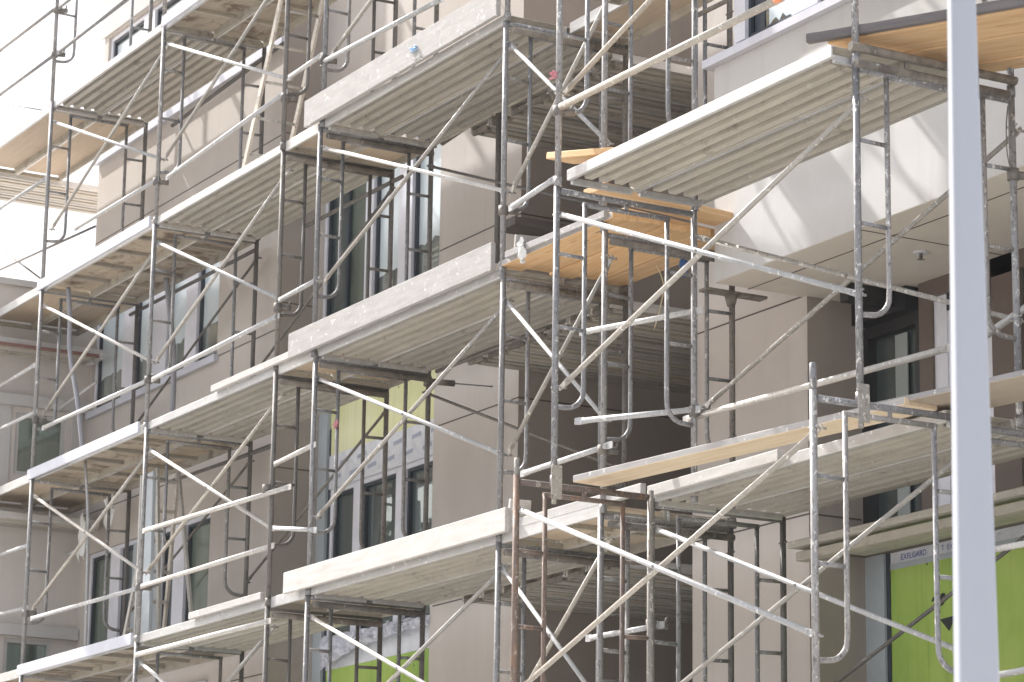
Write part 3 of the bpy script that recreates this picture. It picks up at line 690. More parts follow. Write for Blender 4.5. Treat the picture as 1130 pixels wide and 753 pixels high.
TUBES=[
  ('guard_rail', 'upper guard rail running left from the leftmost post against white sky', (-29.83, 10.33, 12.174), (-28.1, 10.33, 12.15), 0.019, 'st') ,
  ('guard_rail', 'guard rail climbing right from the leftmost post in front of white sky, top left', (-27.95, 10.33, 11.614), (-26.134, 10.33, 11.626), 0.019, 'st') ,
  ('guard_rail', 'lower of two guard rails left of the leftmost post at top of picture', (-29.748, 10.33, 11.641), (-28.081, 10.33, 11.622), 0.019, 'st') ,
  ('guard_rail', 'short rail rising right from the leftmost post tip at the top edge', (-28.018, 10.33, 12.125), (-27.152, 10.33, 12.116), 0.019, 'st') ,
  ('guard_rail', 'pale guard rail under the top deck between the first two posts', (-27.219, 10.33, 9.526), (-25.173, 10.33, 9.515), 0.02, 'wt') ,
  ('guard_rail', 'pale rail left of the leftmost post just below the top deck', (-29.54, 10.33, 10.294), (-28.183, 10.33, 10.281), 0.018, 'wt') ,
  ('guard_rail', 'white guard rail crossing the pinkish wall between second and third posts', (-24.865, 10.33, 9.479), (-22.337, 10.33, 9.599), 0.021, 'wt') ,
  ('guard_rail', 'short white guard rail between third and fourth posts near the top', (-22.237, 10.33, 9.72), (-21.631, 10.33, 9.735), 0.02, 'wt') ,
  ('guard_rail', 'long white guard rail above the grey toe board at top centre', (-21.574, 10.33, 9.666), (-19.482, 10.33, 9.578), 0.021, 'wt') ,
  ('guard_rail', 'white guard rail in front of the tall white-framed windows on the left', (-25.008, 10.33, 7.557), (-22.352, 10.33, 7.599), 0.021, 'wt') ,
  ('guard_rail', 'white guard rail over the left windows between the first two posts', (-27.838, 10.33, 7.581), (-25.182, 10.33, 7.568), 0.02, 'wt') ,
  ('guard_rail', 'upper white rail left of first post, beside the low wing', (-29.226, 10.33, 8.265), (-28.242, 10.33, 8.297), 0.018, 'wt') ,
  ('guard_rail', 'lower white rail left of first post, across the low wing windows', (-29.153, 10.33, 7.792), (-28.126, 10.33, 7.791), 0.018, 'wt') ,
  ('guard_rail', 'short white rail between third and fourth posts at mid height', (-22.29, 10.33, 7.737), (-21.587, 10.33, 7.756), 0.02, 'wt') ,
  ('guard_rail', 'white rail across the lower left windows between second and third posts', (-25.077, 10.33, 5.621), (-22.308, 10.33, 5.613), 0.021, 'wt') ,
  ('guard_rail', 'white rail across the lower left windows between first two posts', (-27.888, 10.33, 5.648), (-25.204, 10.33, 5.612), 0.02, 'wt') ,
  ('guard_rail', 'upper white rail above the green-tinted window, ending at a clamp on third post', (-24.948, 10.28, 6.115), (-21.901, 10.28, 6.046), 0.021, 'wt') ,
  ('guard_rail', 'lowest white rail stub left of the first post', (-28.845, 10.33, 5.8), (-28.084, 10.33, 5.775), 0.018, 'wt') ,
  ('guard_rail', 'white rail stub left of first post above the lowest one', (-28.942, 10.33, 6.427), (-28.152, 10.33, 6.415), 0.018, 'wt') ,
  ('guard_rail', 'thick pale rail just under the lowest deck between second and third posts', (-25.014, 10.28, 4.981), (-22.205, 10.28, 4.965), 0.023, 'wt') ,
  ('guard_rail', 'short pale rail from third post to fourth post, beside the brown return wall', (-22.272, 10.33, 6.31), (-21.561, 10.33, 6.347), 0.02, 'wt') ,
  ('guard_rail', 'horizontal pale tube from third post into the curved end by the fourth', (-22.248, 10.33, 5.758), (-21.496, 10.33, 5.636), 0.019, 'wt') ,
  ('guard_rail', 'short white rail right of the fifth post meeting the tall middle post', (-18.222, 10.3, 7.579), (-17.645, 10.3, 7.636), 0.021, 'wt') ,
  ('guard_rail', 'white rail behind the rusty frame rising to the hooked post', (-18.048, 10.33, 5.562), (-16.908, 10.33, 5.57), 0.02, 'wt') ,
  ('guard_rail', 'long cream guard rail above the upper right deck, orange tipped', (-16.041, 9.42, 7.6), (-13.545, 9.42, 7.575), 0.024, 'cr') ,
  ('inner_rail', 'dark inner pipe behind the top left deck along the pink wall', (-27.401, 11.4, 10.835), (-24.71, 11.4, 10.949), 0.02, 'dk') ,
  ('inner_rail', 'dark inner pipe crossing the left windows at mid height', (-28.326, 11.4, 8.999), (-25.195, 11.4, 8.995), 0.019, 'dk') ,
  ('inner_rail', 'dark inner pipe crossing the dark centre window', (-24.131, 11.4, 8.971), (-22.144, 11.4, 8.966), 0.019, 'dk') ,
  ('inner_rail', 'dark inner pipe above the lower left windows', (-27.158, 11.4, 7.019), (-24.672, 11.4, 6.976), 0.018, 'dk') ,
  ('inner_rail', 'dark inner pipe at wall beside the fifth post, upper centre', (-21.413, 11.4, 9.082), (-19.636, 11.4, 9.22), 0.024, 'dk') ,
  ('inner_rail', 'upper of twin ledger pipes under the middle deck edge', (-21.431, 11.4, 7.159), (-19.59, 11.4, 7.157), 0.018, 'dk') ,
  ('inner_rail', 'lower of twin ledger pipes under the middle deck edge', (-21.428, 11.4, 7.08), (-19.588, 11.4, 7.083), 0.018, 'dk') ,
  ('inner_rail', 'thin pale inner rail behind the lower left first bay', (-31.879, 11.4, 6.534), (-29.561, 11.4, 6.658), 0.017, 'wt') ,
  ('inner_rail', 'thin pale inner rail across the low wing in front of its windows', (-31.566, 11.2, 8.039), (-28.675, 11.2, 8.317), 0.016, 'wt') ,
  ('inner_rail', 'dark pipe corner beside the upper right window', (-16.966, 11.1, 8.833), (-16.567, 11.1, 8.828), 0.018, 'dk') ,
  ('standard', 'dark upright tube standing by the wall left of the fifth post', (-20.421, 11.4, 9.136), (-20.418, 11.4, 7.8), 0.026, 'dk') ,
  ('guard_rail', 'worn pale rail behind the free-standing post top, rising to the white pole', (-16.192, 10.52, 5.656), (-13.667, 10.72, 5.665), 0.022, 'wt') ,
  ('guard_rail', 'pale rail at right edge beyond the white pole', (-13.369, 10.75, 5.679), (-12.969, 10.8, 5.81), 0.022, 'wt') ,
  ('cross_tube', 'upper flattened-end tube pointing left from the hooked middle leg', (-16.07, 10.498, 6.364), (-16.966, 10.185, 6.364), 0.02, 'wt') ,
  ('cross_tube', 'middle flattened-end tube pointing left below the orange deck', (-16.07, 10.469, 5.687), (-16.769, 10.044, 5.687), 0.02, 'wt') ,
  ('cross_tube', 'lowest flattened-end tube near the rusty frame', (-16.4, 10.421, 4.287), (-17.179, 10.369, 4.287), 0.019, 'wt') ,
  ('guard_rail', 'pale rail over green sheathing right of the white pole', (-13.041, 10.45, 4.329), (-12.605, 10.45, 4.323), 0.019, 'wt') ,
  ('guard_rail', 'lowest pale rail right of the white pole at the bottom edge', (-13.067, 10.45, 3.62), (-12.634, 10.45, 3.628), 0.019, 'wt') ,
  ('inner_rail', 'thin grey wire across white sky at far left', (-32.978, 11.4, 12.624), (-31.283, 11.4, 12.059), 0.008, 'dk') ,
  ('inner_rail', 'thin grey brace wire sloping across the sky at far left', (-32.688, 11.4, 10.767), (-31.111, 11.4, 10.009), 0.012, 'dk') ,
  ('inner_rail', 'grey inner pipe rising over sky from the first post, lower one', (-32.634, 11.4, 10.42), (-29.461, 11.4, 10.233), 0.014, 'dk') ,
]

for k, l, a, b, r, mt in TUBES: pipe(k, l, a, b, r, mt)
tip = MB().tube([(-13.56, 9.42, 7.577), (-13.50, 9.42, 7.576)], 0.026, 12).build('rail_cap', 'orange_cap'); tag(tip, 'orange tip on the end of the long cream rail', 'rail cap')

# couplers: swivel clamps where rails meet posts
def coupler(p, label, ln=0.11, mt='dk', grp=None):
    t = thing('coupler', p, label, 'clamp', grp)
    MB().tube([(0, 0, -0.035), (0, 0, 0.035)], 0.036, 10).build('collar', mt, t)
    MB().tube([(0, 0.02, 0), (ln * 0.25, ln, 0.0)], 0.026, 8).tube([(ln * .25, ln * .75, 0), (ln * .25 + .03, ln * .8, .05)], 0.009, 6).build('jaw', mt, t)
    return t
CL = [((-28.1, A0, 12.12), 'clamp holding the highest rail to the end post'), ((-28.1, A0, 11.63), 'clamp holding the second rail to the end post'),
      ((-25.15, A0, 9.5), 'clamp on the second post over the pink wall'), ((-22.33, A0, 9.56), 'dirty clamp on the third post by the ladder'),
      ((-21.57, A0, 9.68), 'clamp on the fourth post under the long rail'), ((-22.33, A0, 7.68), 'rusty clamp on the third post at mid height'),
      ((-25.15, A0, 7.57), 'clamp on the second post before the tall windows'), ((-28.1, A0, 7.7), 'clamp on the end post before the low wing'),
      ((-22.33, A0 - .05, 6.10), 'clamp on third post at the end of the raised rail'), ((-25.15, A0, 5.62), 'clamp on the second post by the stepladder'),
      ((-28.1, A0, 5.72), 'clamp on the end post near the lowest deck'), ((-18.42, A0, 7.6), 'clamp on the fifth post under the curved rail end'),
      ((-16.08, 9.42, 7.58), 'clamp on the tall front post holding the cream rail'), ((-21.57, 11.39, 7.62), 'clamp on the inner post by the third deck'),
      ((-16.98, A0, 5.55), 'yellowish clamp under the hooked middle post'), ((-16.08, 10.49, 5.68), 'clamp joining the worn rail to the hooked leg'),
      ((-16.43, 10.38, 4.29), 'muddy clamp low on the white leg'), ((-13.07, 10.76, 6.6), 'blue grey clamp on the far leg under the soffit')]
for p, l in CL: coupler(p, l)
# wall ties
def wall_tie(x, z, label, y0=11.39, y1=11.62, yw=Y2):
    t = thing('wall_tie', (x, y0, z), label, 'wall tie', 'wall ties')
    MB().tube([(0, 0, -.04), (0, 0, .04)], 0.036, 10).build('collar', 'mud', t)
    MB().tube([(0, 0.0, 0), (0.05, y1 - y0, 0)], 0.027, 10).build('sleeve', 'mud', t)
    MB().tube([(0.05, y1 - y0, 0), (0.12, yw - y0, 0.0)], 0.006, 6).build('rod', 'dk', t)
wall_tie(-21.57, 7.02, 'muddy wall tie beside the yellow sheathing')
wall_tie(-21.57, 10.5, 'wall tie near the upper pink wall by the fourth post')
wall_tie(-24.6, 10.35, 'wall tie by the ladder on the upper wall', y1=11.5, yw=Y1)
# jack head wedged under the soffit
jh = thing('jack_head', (-16.98, 11.39, SZ - 0.02), 'muddy jack head wedged under the pale soffit corner', 'jack')
MB().box((-0.05, -0.24, -0.02), (0.05, 0.28, 0.0)).build('plate', 'mud', jh)
MB().tube([(0, 0, -0.1), (0, 0, -0.02)], [0.03, 0.05], 10).build('cup', 'mud', jh)

# ---------------------------------------------------------------- decks
def ribbed_board(x0, x1, y0, y1, z, label, cross='ribs', group='ribbed metal walkboards', rail_in='ribs', barm='rail'):
    t = thing('walkboard', (x0, y0, z), label, 'walkboard', group)
    L = x1 - x0; W = y1 - y0; e = 0.11
    # corrugated underside: raised light ribs with grooves between
    n = 4 if W > 0.4 else 2; st = (W - 0.06) / n
    low = []
    for k in range(n):
        a = 0.03 + k * st
        low += [(a, -0.012), (a + st * 0.30, -0.012), (a + st * 0.38, -0.070), (a + st * 0.86, -0.070), (a + st * 0.94, -0.012)]
    low += [(W - 0.03, -0.012)]
    P = [(0.03, -0.003), (W - 0.03, -0.003)] + low[::-1]
    o = MB().prism(P, e, L - e).box((0.002, 0.0305, -0.0025), (L - 0.002, W - 0.0305, 0.002)).build('deck_panel', cross, t); fix_normals(o)
    for y, mt in ((0.0, 'rail'), (W - 0.03, rail_in)):
        rp = [(y, -0.068), (y + 0.03, -0.068), (y + 0.03, -0.05), (y + .012, -0.05), (y + .012, -.004), (y + .03, -.004), (y + .03, .004), (y, .004)] if y == 0 else [(y, -0.068), (y + 0.03, -0.068), (y + 0.03, .004), (y, .004)]
        bevel(fix_normals(MB().prism(rp, 0.0, L).build('side_rail', mt, t)), 0.003)
    for x in (0.0, L - 0.035):
        mb = MB().box((x, 0.0305, -0.092), (x + 0.032, W - 0.0305, -0.05))
        bevel(mb.build('end_bar', barm, t), 0.003)
    return t
def ply_board(x0, x1, y0, y1, z, label, mt='ply', bars=True, group='plywood walkboards', step=0.55):
    t = thing('walkboard', (x0, y0, z), label, 'walkboard', group)
    L = x1 - x0; W = y1 - y0
    MB().box((0.02, 0.026, -0.02), (L - 0.02, W - 0.026, -0.004)).build('plywood', mt, t)
    for y in (0.0, W - 0.025):
        bevel(MB().box((0, y, -0.085), (L, y + 0.025, 0.004)).build('side_rail', 'rail' if y == 0 else 'hook', t), 0.003)
    for x in (0.0, L - 0.035):
        MB().box((x, 0.026, -0.085), (x + 0.035, W - 0.026, -0.045)).build('end_bar', 'hook', t)
    if bars:
        k = max(2, int(L / step))
        for i in range(1, k):
            MB().box((L * i / k - 0.018, 0.026, -0.055), (L * i / k + 0.018, W - 0.026, -0.021)).build('cross_bar', 'hook', t)
    return t
DN = {1: 'lowest', 2: 'second', 3: 'third', 4: 'top'}
ym = 10.865
for l in (1, 2, 3, 4):
    z = LV[l] + 0.035; d = DN[l]
    # beyond the end post: plain plywood
    for (ya, yb, nm) in ((10.34, ym - .003, 'outer'), (ym + .003, 11.39, 'inner')):
        ply_board(-29.78 if l < 4 else -30.6, -28.13, ya, yb, z, '%s plain plywood board of the %s deck beyond the end post' % (nm, d), 'plyc', False)
        if l == 4:
            ribbed_board(-22.30, -18.45, ya, yb, z, '%s ribbed board of the top deck before the fifth post' % nm)
            ribbed_board(-28.1, -25.17, ya, yb, z, '%s ribbed board of the top deck between first two posts' % nm)
            ply_board(-25.14, -22.35, ya, yb, z, '%s water-stained plywood board of the top deck by the ladder' % nm)
        else:
            ply_board(-28.1, -25.17, ya, yb, z, '%s stained plywood board of the %s deck between first two posts' % (nm, d))
            ribbed_board(-25.14, -22.36, ya, yb, z, '%s ribbed board of the %s deck between second and third posts' % (nm, d))
            ply_board(-22.30, -21.60, ya, yb, z + 0.005, '%s short filler board of the %s deck between third and fourth posts' % (nm, d), 'plyc', False)
            ribbed_board(-21.53, -18.45, ya, yb, z, '%s ribbed board of the %s deck between fourth and fifth posts' % (nm, d))
        if l in (1, 3):
            ply_board(-17.65 if (l == 3 and nm == 'outer') else -18.39, -17.0, ya, yb, z + 0.01, '%s plywood board of the %s deck by the alcove' % (nm, d), 'plyc', l == 1)
# orange plank deck by the alcove
def plank(p, q, wd, th, mt, label, grp=None, name='plank', rot=0.0, endmat=None):
    """board from p to q (centre line of its top), width wd across, thickness th"""
    p = Vector(p); q = Vector(q); d = (q - p); L = d.length; d.normalize()
    sde = Vector((-d.y, d.x, 0)).normalized(); upv = d.cross(sde) * -1
    if upv.z < 0: upv = -upv
    mb = MB().box((0, -wd / 2, -th), (L, wd / 2, 0))
    o = mb.build(name, mt)
    if endmat:
        o.data.materials.append(M[endmat])
        for f in o.data.polygons:
            if abs(f.normal.y) > .9 or f.normal.z > .9: f.material_index = 1
    mt_ = Matrix((d, sde, upv)).transposed().to_4x4(); mt_.translation = p
    o.matrix_world = mt_
    bevel(o, 0.004)
    return tag(o, label, 'plank' if name == 'plank' else name.replace('_', ' '), grp)
PN = ['outermost', 'second', 'third', 'fourth', 'innermost']
for k in range(5):
    y = 10.42 + 0.218 * k; zz = 0.012 * (k % 2)
    plank((-18.46 + 0.03 * (k % 2), y, LV[2] + 0.085 + zz), (-16.85 - 0.02 * k, y, LV[2] + 0.085 + zz), 0.205, 0.045, 'pine', '%s orange pine plank of the deck before the alcove' % PN[k], 'orange planks before the alcove', endmat='toe' if k == 0 else None)
o = MB().box((-18.4, 10.36, 0), (-17.0, 11.36, 0.012)).build('plywood_gap_backing', 'gray', None, (0, 0, LV[2] + 0.099)); tag(o, 'added plywood backing darkening the gaps of the orange planks before the alcove', 'plywood')  # added backing that stops sky showing through the plank gaps
plank((-18.3, 10.30, LV[2] + .12), (-16.9, 10.30, LV[2] + .10), 0.04, 0.05, 'toe', 'thin whitish edge strip along the orange plank deck', name='edge_strip')
plank((-16.66, 10.05, LV[2] + 0.18), (-16.78, 11.3, LV[2] + 0.16), 0.24, 0.045, 'pine', 'orange plank lying crosswise under the ribbed deck end, outer one', 'crosswise orange planks')
plank((-16.97, 10.4, LV[2] + 0.13), (-17.15, 11.5, LV[2] + 0.13), 0.25, 0.045, 'pine', 'orange plank lying crosswise under the ribbed deck, inner one', 'crosswise orange planks')
plank((-16.40, 9.63, LV[2] + 0.265), (-15.6, 9.66, LV[2] + 0.10), 0.22, 0.045, 'pine', 'short orange plank end poking out beside the tall front post')
for ya, yb, nm in ((9.60, 10.18, 'outer'), (10.19, 10.80, 'inner')):  # deck out of view, added and widened to shade the pale wall
    ribbed_board(-16.06, -13.10, ya, yb, LV[3] + 0.045, '%s ribbed board of the unseen front deck added to shade the pale wall' % nm, group='front ribbed walkboards')
# ribbed decks of the front run
for (ya, yb, nm) in ((9.48, 10.0, 'outer'), (10.006, 10.55, 'inner')):
    t = ribbed_board(-16.06, -13.10, ya, yb, LV[2] + 0.045, '%s ribbed board of the broad deck in front of the pale wall' % nm, group='front ribbed walkboards')
for (ya, yb, nm) in ((10.39, 10.90, 'outer'), (10.906, 11.44, 'inner')):
    ribbed_board(-16.42, -13.28, ya, yb, LV[1] + 0.04, '%s ribbed board behind the single plank' % nm, group='front ribbed walkboards')
plank((-16.42, 10.36, LV[1] + .075), (-14.9, 10.36, LV[1] + .075), 0.045, 0.075, 'toew', 'short white timber laid on the edge of the lower ribbed deck', name='edge_strip')
# single plank across the front frames
plank((-16.5, 9.93, LV[1] + 0.10), (-13.35, 10.27, LV[1] + 0.10), 0.26, 0.045, 'pale', 'single long pale pine plank resting on the rusty frame', endmat='toe')
plank((-13.75, 10.36, LV[1] + 0.115), (-11.2, 10.75, LV[1] + 0.115), 0.5, 0.035, 'plyc', 'wide pale board passing behind the white pole', endmat='toe')
# white edged plywood at lowest level by the alcove
plank((-18.42, 10.36, LV[1] + 0.11), (-16.5, 10.36, LV[1] + 0.11), 0.045, 0.07, 'toew', 'bright white timber edge of the lowest deck by the rusty frame', name='edge_strip')
# skewed orange deck at the top of the pale wall
SD = Vector((0.87, 0.49, 0)); SN = Vector((-0.49, 0.87, 0))
for k in range(5):
    o = Vector((-13.32, 9.66, LV[2] + 0.17)) + SN * 0.0 + Vector((0.0, 0.235 * k, 0))
    plank(o + Vector((0.03 * k, 0, 0.01 * (k % 2))), o + SD * 3.6 + Vector((0, 0, 0.01 * (k % 2))), 0.188, 0.045, 'pine', '%s orange plank of the skewed deck beside the white pole' % PN[k], 'orange planks of the skewed deck')
plank(Vector((-13.18, 10.2, LV[2] + 0.195)), Vector((-13.18, 10.2, LV[2] + 0.195)) + SD * 3.4, 0.85, 0.012, 'gray', 'added plywood backing darkening the gaps of the skewed orange planks', name='plywood_gap_backing')  # unseen sheet added so the skewed plank gaps stay dark
o = Vector((-13.36, 9.50, LV[2] + 0.19))
plank(o, o + SD * 3.7, 0.045, 0.055, 'gray', 'dark grey edge board of the skewed orange deck', name='edge_strip')
for k, (ya, yb) in enumerate(((9.58, 10.78),)):
    pipe('bearer', 'mud caked double bearer under the orange planks', (-13.05, ya, LV[2] + 0.045), (-13.05, yb, LV[2] + 0.045), 0.027, 'mud')
    pipe('bearer', 'lower mud caked bearer under the orange planks', (-13.0, ya, LV[2] - 0.07), (-13.0, yb - .1, LV[2] - 0.07), 0.024, 'mud')
# mud-caked bearers under each deck joint
for i, x in ((2, -22.33), (3, -21.57), (4, -18.42), (5, -16.98)):
    for l in (1, 2, 3):
        if i == 5 and l == 3: continue
        pipe('bearer', 'mud caked bearer under the %s deck at the %s post' % (DN[l], ['', '', 'third', 'fourth', 'fifth', 'sixth'][i]), (x + 0.05, A0 + .03, LV[l] - 0.105), (x + 0.05, A1 - .02, LV[l] - 0.105), 0.026, 'mud')
# planks along the inner side under the balcony
plank((-16.05, 11.36, 4.87), (-12.4, 11.36, 4.87), 0.30, 0.045, 'ribs', 'rough grey plank under the balcony, outer of a pair', 'rough planks under the balcony')
plank((-16.0, 11.68, 4.87), (-12.4, 11.68, 4.87), 0.28, 0.045, 'ribs', 'rough grey plank under the balcony, inner of a pair', 'rough planks under the balcony')
plank((-16.02, 11.30, 4.80), (-12.4, 11.30, 4.80), 0.09, 0.06, 'hook', 'rough batten below the plank pair under the balcony', name='batten')
# alcove decks, boards running inwards
for l in (1, 2, 3):
    for k in range(7):
        x = -20.95 + 0.33 * k
        if x > -18.75: break
        o = ribbed_board(0, 4.1 if l < 3 else 1.5, 0, 0.31, 0, 'ribbed board %s across the alcove, %s storey' % (['against the dark wall', 'second from the dark wall', 'third from the dark wall', 'fourth from the dark wall', 'fifth from the dark wall', 'sixth from the dark wall', 'seventh from the dark wall'][k], DN[l]), group='alcove walkboards', barm='mud')
        o.location = (x + 0.31, 11.42, LV[l] - 0.0); o.rotation_euler = (0, 0, math.radians(90))
# side wing decks and the run of planks seen under the first bay
for z, x, nm in ((8.80, -29.25, 'third'), (6.93, -29.2, 'second'), (5.0, -29.2, 'lowest')):
    for k in range(2):
        o = ribbed_board(0, 1.6, 0, 0.26, 0, '%s board along the low wing near the %s deck' % (['front', 'rear'][k], nm), group='wing walkboards')
        o.location = (x + 0.03 - 0.27 * k, 9.9, z); o.rotation_euler = (0, 0, math.radians(90))
for k in range(3):
    o = ribbed_board(0, 4.6, 0, 0.30, 0, '%s high board crossing the sky behind the end post' % ['front', 'middle', 'rear'][k], group='wing walkboards')
    o.location = (-30.62 - 0.32 * k, 8.6, LV[4] - 0.02); o.rotation_euler = (0, 0, math.radians(90))
rb = MB().box((-29.19, 9.95, 8.70), (-29.16, 11.4, 8.735)).build('red_batten', 'pink'); tag(rb, 'faded red batten along the wing planks', 'batten')
rb.data.materials[0] = plain('faded_red', (0.22, 0.12, 0.10), 0.8)

# ---------------------------------------------------------------- toe boards
def toe(x0, x1, z, h, mt, label, tilt=0.0):
    o = MB().box((0, -0.02, 0), (x1 - x0, 0.02, h)).build('toe_board', mt, None, (x0, A0 - 0.05, z)); bevel(o, 0.004)
    o.rotation_euler = (0, tilt, 0)
    return tag(o, label, 'toe board', 'toe boards')
toe(-21.78, -18.45, LV[3] + 0.015, 0.235, 'toe', 'weathered grey toe board on the third deck, top centre')
toe(-21.95, -18.47, LV[2] + 0.015, 0.215, 'toe', 'weathered toe board on the second deck below the dark window')
toe(-21.90, -18.2, LV[1] + 0.015, 0.175, 'toew', 'bright white toe board on the lowest deck')
e = MB().box((-0.02, 0, 0), (0.02, 0.22, 0.17)).build('end_board', 'toe', None, (-18.22, A0 - 0.02, LV[2] + 0.06)); e.rotation_euler = (0.0, 0.25, -0.25); tag(bevel(e), 'grey board end tilted up at the fifth post beside the orange planks', 'board')
e = MB().box((-0.02, 0, 0), (0.02, 0.16, 0.2)).build('end_board', 'toew', None, (-18.25, A0 - 0.02, LV[1] + 0.06)); e.rotation_euler = (0.0, 0.2, -0.2); tag(bevel(e), 'pale board end tilted at the fifth post on the lowest deck', 'board')
for (x0, x1, l, nm) in ((-28.15, -25.2, 3, 'third'), (-28.15, -25.25, 2, 'second'), (-28.15, -25.2, 1, 'lowest'), (-25.1, -22.3, 4, 'top')):
    o = MB().box((0, -0.012, -0.075), (x1 - x0, 0.012, 0.03)).build('edge_strip', 'sill', None, (x0, A0 - 0.03, LV[l] + .03)); tag(bevel(o), 'bluish aluminium edge strip of the %s deck %s' % (nm, 'by the ladder' if l == 4 else 'between first two posts'), 'edge strip')
for (x0, x1, l, nm) in ((-23.6, -21.7, 2, 'second'), (-23.9, -22.4, 1, 'lowest')):
    o = MB().box((0, -0.02, 0), (x1 - x0, 0.02, 0.06)).build('edge_strip', 'toew', None, (x0, A0 - 0.02, LV[l] + .035)); tag(bevel(o), 'white batten lying on the %s deck before the third post' % nm, 'edge strip')
# dark board spanning the alcove wall
plank((-20.9, 11.75, 8.33), (-20.9, 12.9, 8.33), 0.3, 0.07, 'gray', 'dark board jutting from the wall behind the fifth post')

# ---------------------------------------------------------------- ladder, stepladder, loose things
def ladder(p, q, wdt, rungs, label, r=0.02):
    p = Vector(p); q = Vector(q)
    t = thing('ladder', p, label, 'ladder')
    for s in (0, 1):
        o = Vector((0, wdt * s, 0)); d = (q - p)
        mb = MB(); n = d.normalized(); u = n.cross(Vector((0, 1, 0))).normalized() * 0.032; v = Vector((0, 0.013, 0))
        vs = [o + u * a + v * b for a, b in ((-1, -1), (1, -1), (1, 1), (-1, 1))]; vs += [x + d for x in vs]
        mb.add(vs, [(0, 1, 5, 4), (1, 2, 6, 5), (2, 3, 7, 6), (3, 0, 4, 7), (3, 2, 1, 0), (4, 5, 6, 7)])
        bevel(fix_normals(mb.build('stile', 'alu', t)), 0.003)
    for k in range(rungs):
        c = (q - p) * ((k + 0.7) / rungs)
        MB().tube([c + Vector((0, 0.01, 0)), c + Vector((0, wdt - .01, 0))], 0.015, 8).build('rung', 'alu', t)
    return t
ladder((-23.56, 10.5, LV[3] + 0.05), (-22.55, 10.5, LV[3] + 2.15), 0.40, 7, 'aluminium ladder leaning up to the top deck between second and third posts')
# stepladder on the lowest deck
t = thing('stepladder', (-26.25, 10.75, LV[1] + .05), 'tall pale stepladder standing on the lowest deck before the green-tinted windows', 'stepladder')
ap = Vector((0.16, 0.12, 1.75))
for (x, y, nm) in ((-0.3, 0.0, 'stile'), (-0.3, 0.42, 'stile'), (0.55, 0.03, 'back_leg'), (0.55, 0.39, 'back_leg')):
    tt = Vector((ap.x, 0.10 if y < 0.2 else 0.32, ap.z))
    a = Vector((x, y, 0)); d = tt - a; u = Vector((0.028, 0, 0)); v = Vector((0, 0.012, 0))
    vs = [a - u - v, a + u - v, a + u + v, a - u + v]; vs += [q + d for q in vs]
    fix_normals(MB().add(vs, [(0, 1, 5, 4), (1, 2, 6, 5), (2, 3, 7, 6), (3, 0, 4, 7), (3, 2, 1, 0), (4, 5, 6, 7)]).build(nm, 'alu', t))
for k in range(6):
    f = (k + 0.8) / 6.2; x = -0.3 + 0.46 * f; z = 1.75 * f
    MB().box((x - 0.035, 0.1 * f, z - 0.015), (x + 0.04, 0.42 - 0.1 * f, z + 0.01)).build('step', 'alu', t)
o = MB().box((0, 0, 0), (0.26, 0.035, 1.62)).build('upright_board', 'trim', None, (-25.84, 10.62, LV[1] + 0.05)); o.rotation_euler = (0, math.radians(-2), 0); tag(bevel(o), 'grey blue metal board propped upright beside the stepladder', 'board')
o = MB().box((0, 0, 0), (0.03, 0.036, 1.62)).build('upright_board', 'toew', None, (-25.90, 10.60, LV[1] + 0.05)); tag(o, 'narrow white strip propped upright beside the grey blue board', 'board')
# hose hanging from the third deck
def wire(pts, r, name, mt, label, cat, jit=0.0):
    P = [Vector(p) for p in pts]; out = []
    for i in range(len(P) - 1):
        p0, p1, p2, p3 = P[max(i - 1, 0)], P[i], P[i + 1], P[min(i + 2, len(P) - 1)]
        for k in range(6):
            s = k / 6
            out.append(0.5 * ((2 * p1) + (p2 - p0) * s + (2 * p0 - 5 * p1 + 4 * p2 - p3) * s * s + (3 * p1 - p0 - 3 * p2 + p3) * s ** 3))
    out.append(P[-1]); L = out[0]
    return tag(MB().tube([q - L for q in out], r, 8).build(name, mt, None, L), label, cat)
wire([(-27.80, 10.5, 9.05), (-27.72, 10.5, 8.73), (-27.66, 10.5, 8.33), (-27.40, 10.5, 7.82), (-27.16, 10.5, 7.2)], 0.026, 'hose', 'rope', 'thick grey hose hanging below the third deck in the first bay', 'hose')
wire([(-26.9, 11.2, 9.05), (-26.75, 11.2, 8.6), (-26.62, 11.2, 8.1), (-26.6, 11.2, 7.4)], 0.03, 'hose', 'rope', 'second grey hose hanging before the tall windows', 'hose')
wire([(-27.1, 10.5, 7.15), (-26.96, 10.5, 6.6), (-26.9, 10.5, 6.0), (-26.85, 10.5, 5.2)], 0.016, 'hose', 'wt', 'thin white hose hanging down to the lowest deck', 'hose')
wire([(-17.2, 10.9, 7.0), (-17.18, 10.95, 6.85), (-17.22, 10.95, 6.7), (-17.3, 10.95, 6.55)], 0.004, 'twine', 'twine', 'thin twine loop hanging under the orange planks', 'twine')
wire([(-13.03, 10.7, 7.0), (-13.0, 10.66, 6.85), (-13.02, 10.68, 6.7), (-13.04, 10.72, 6.62)], 0.004, 'twine', 'dk', 'thin wire hanging on the far leg under the soffit', 'wire')
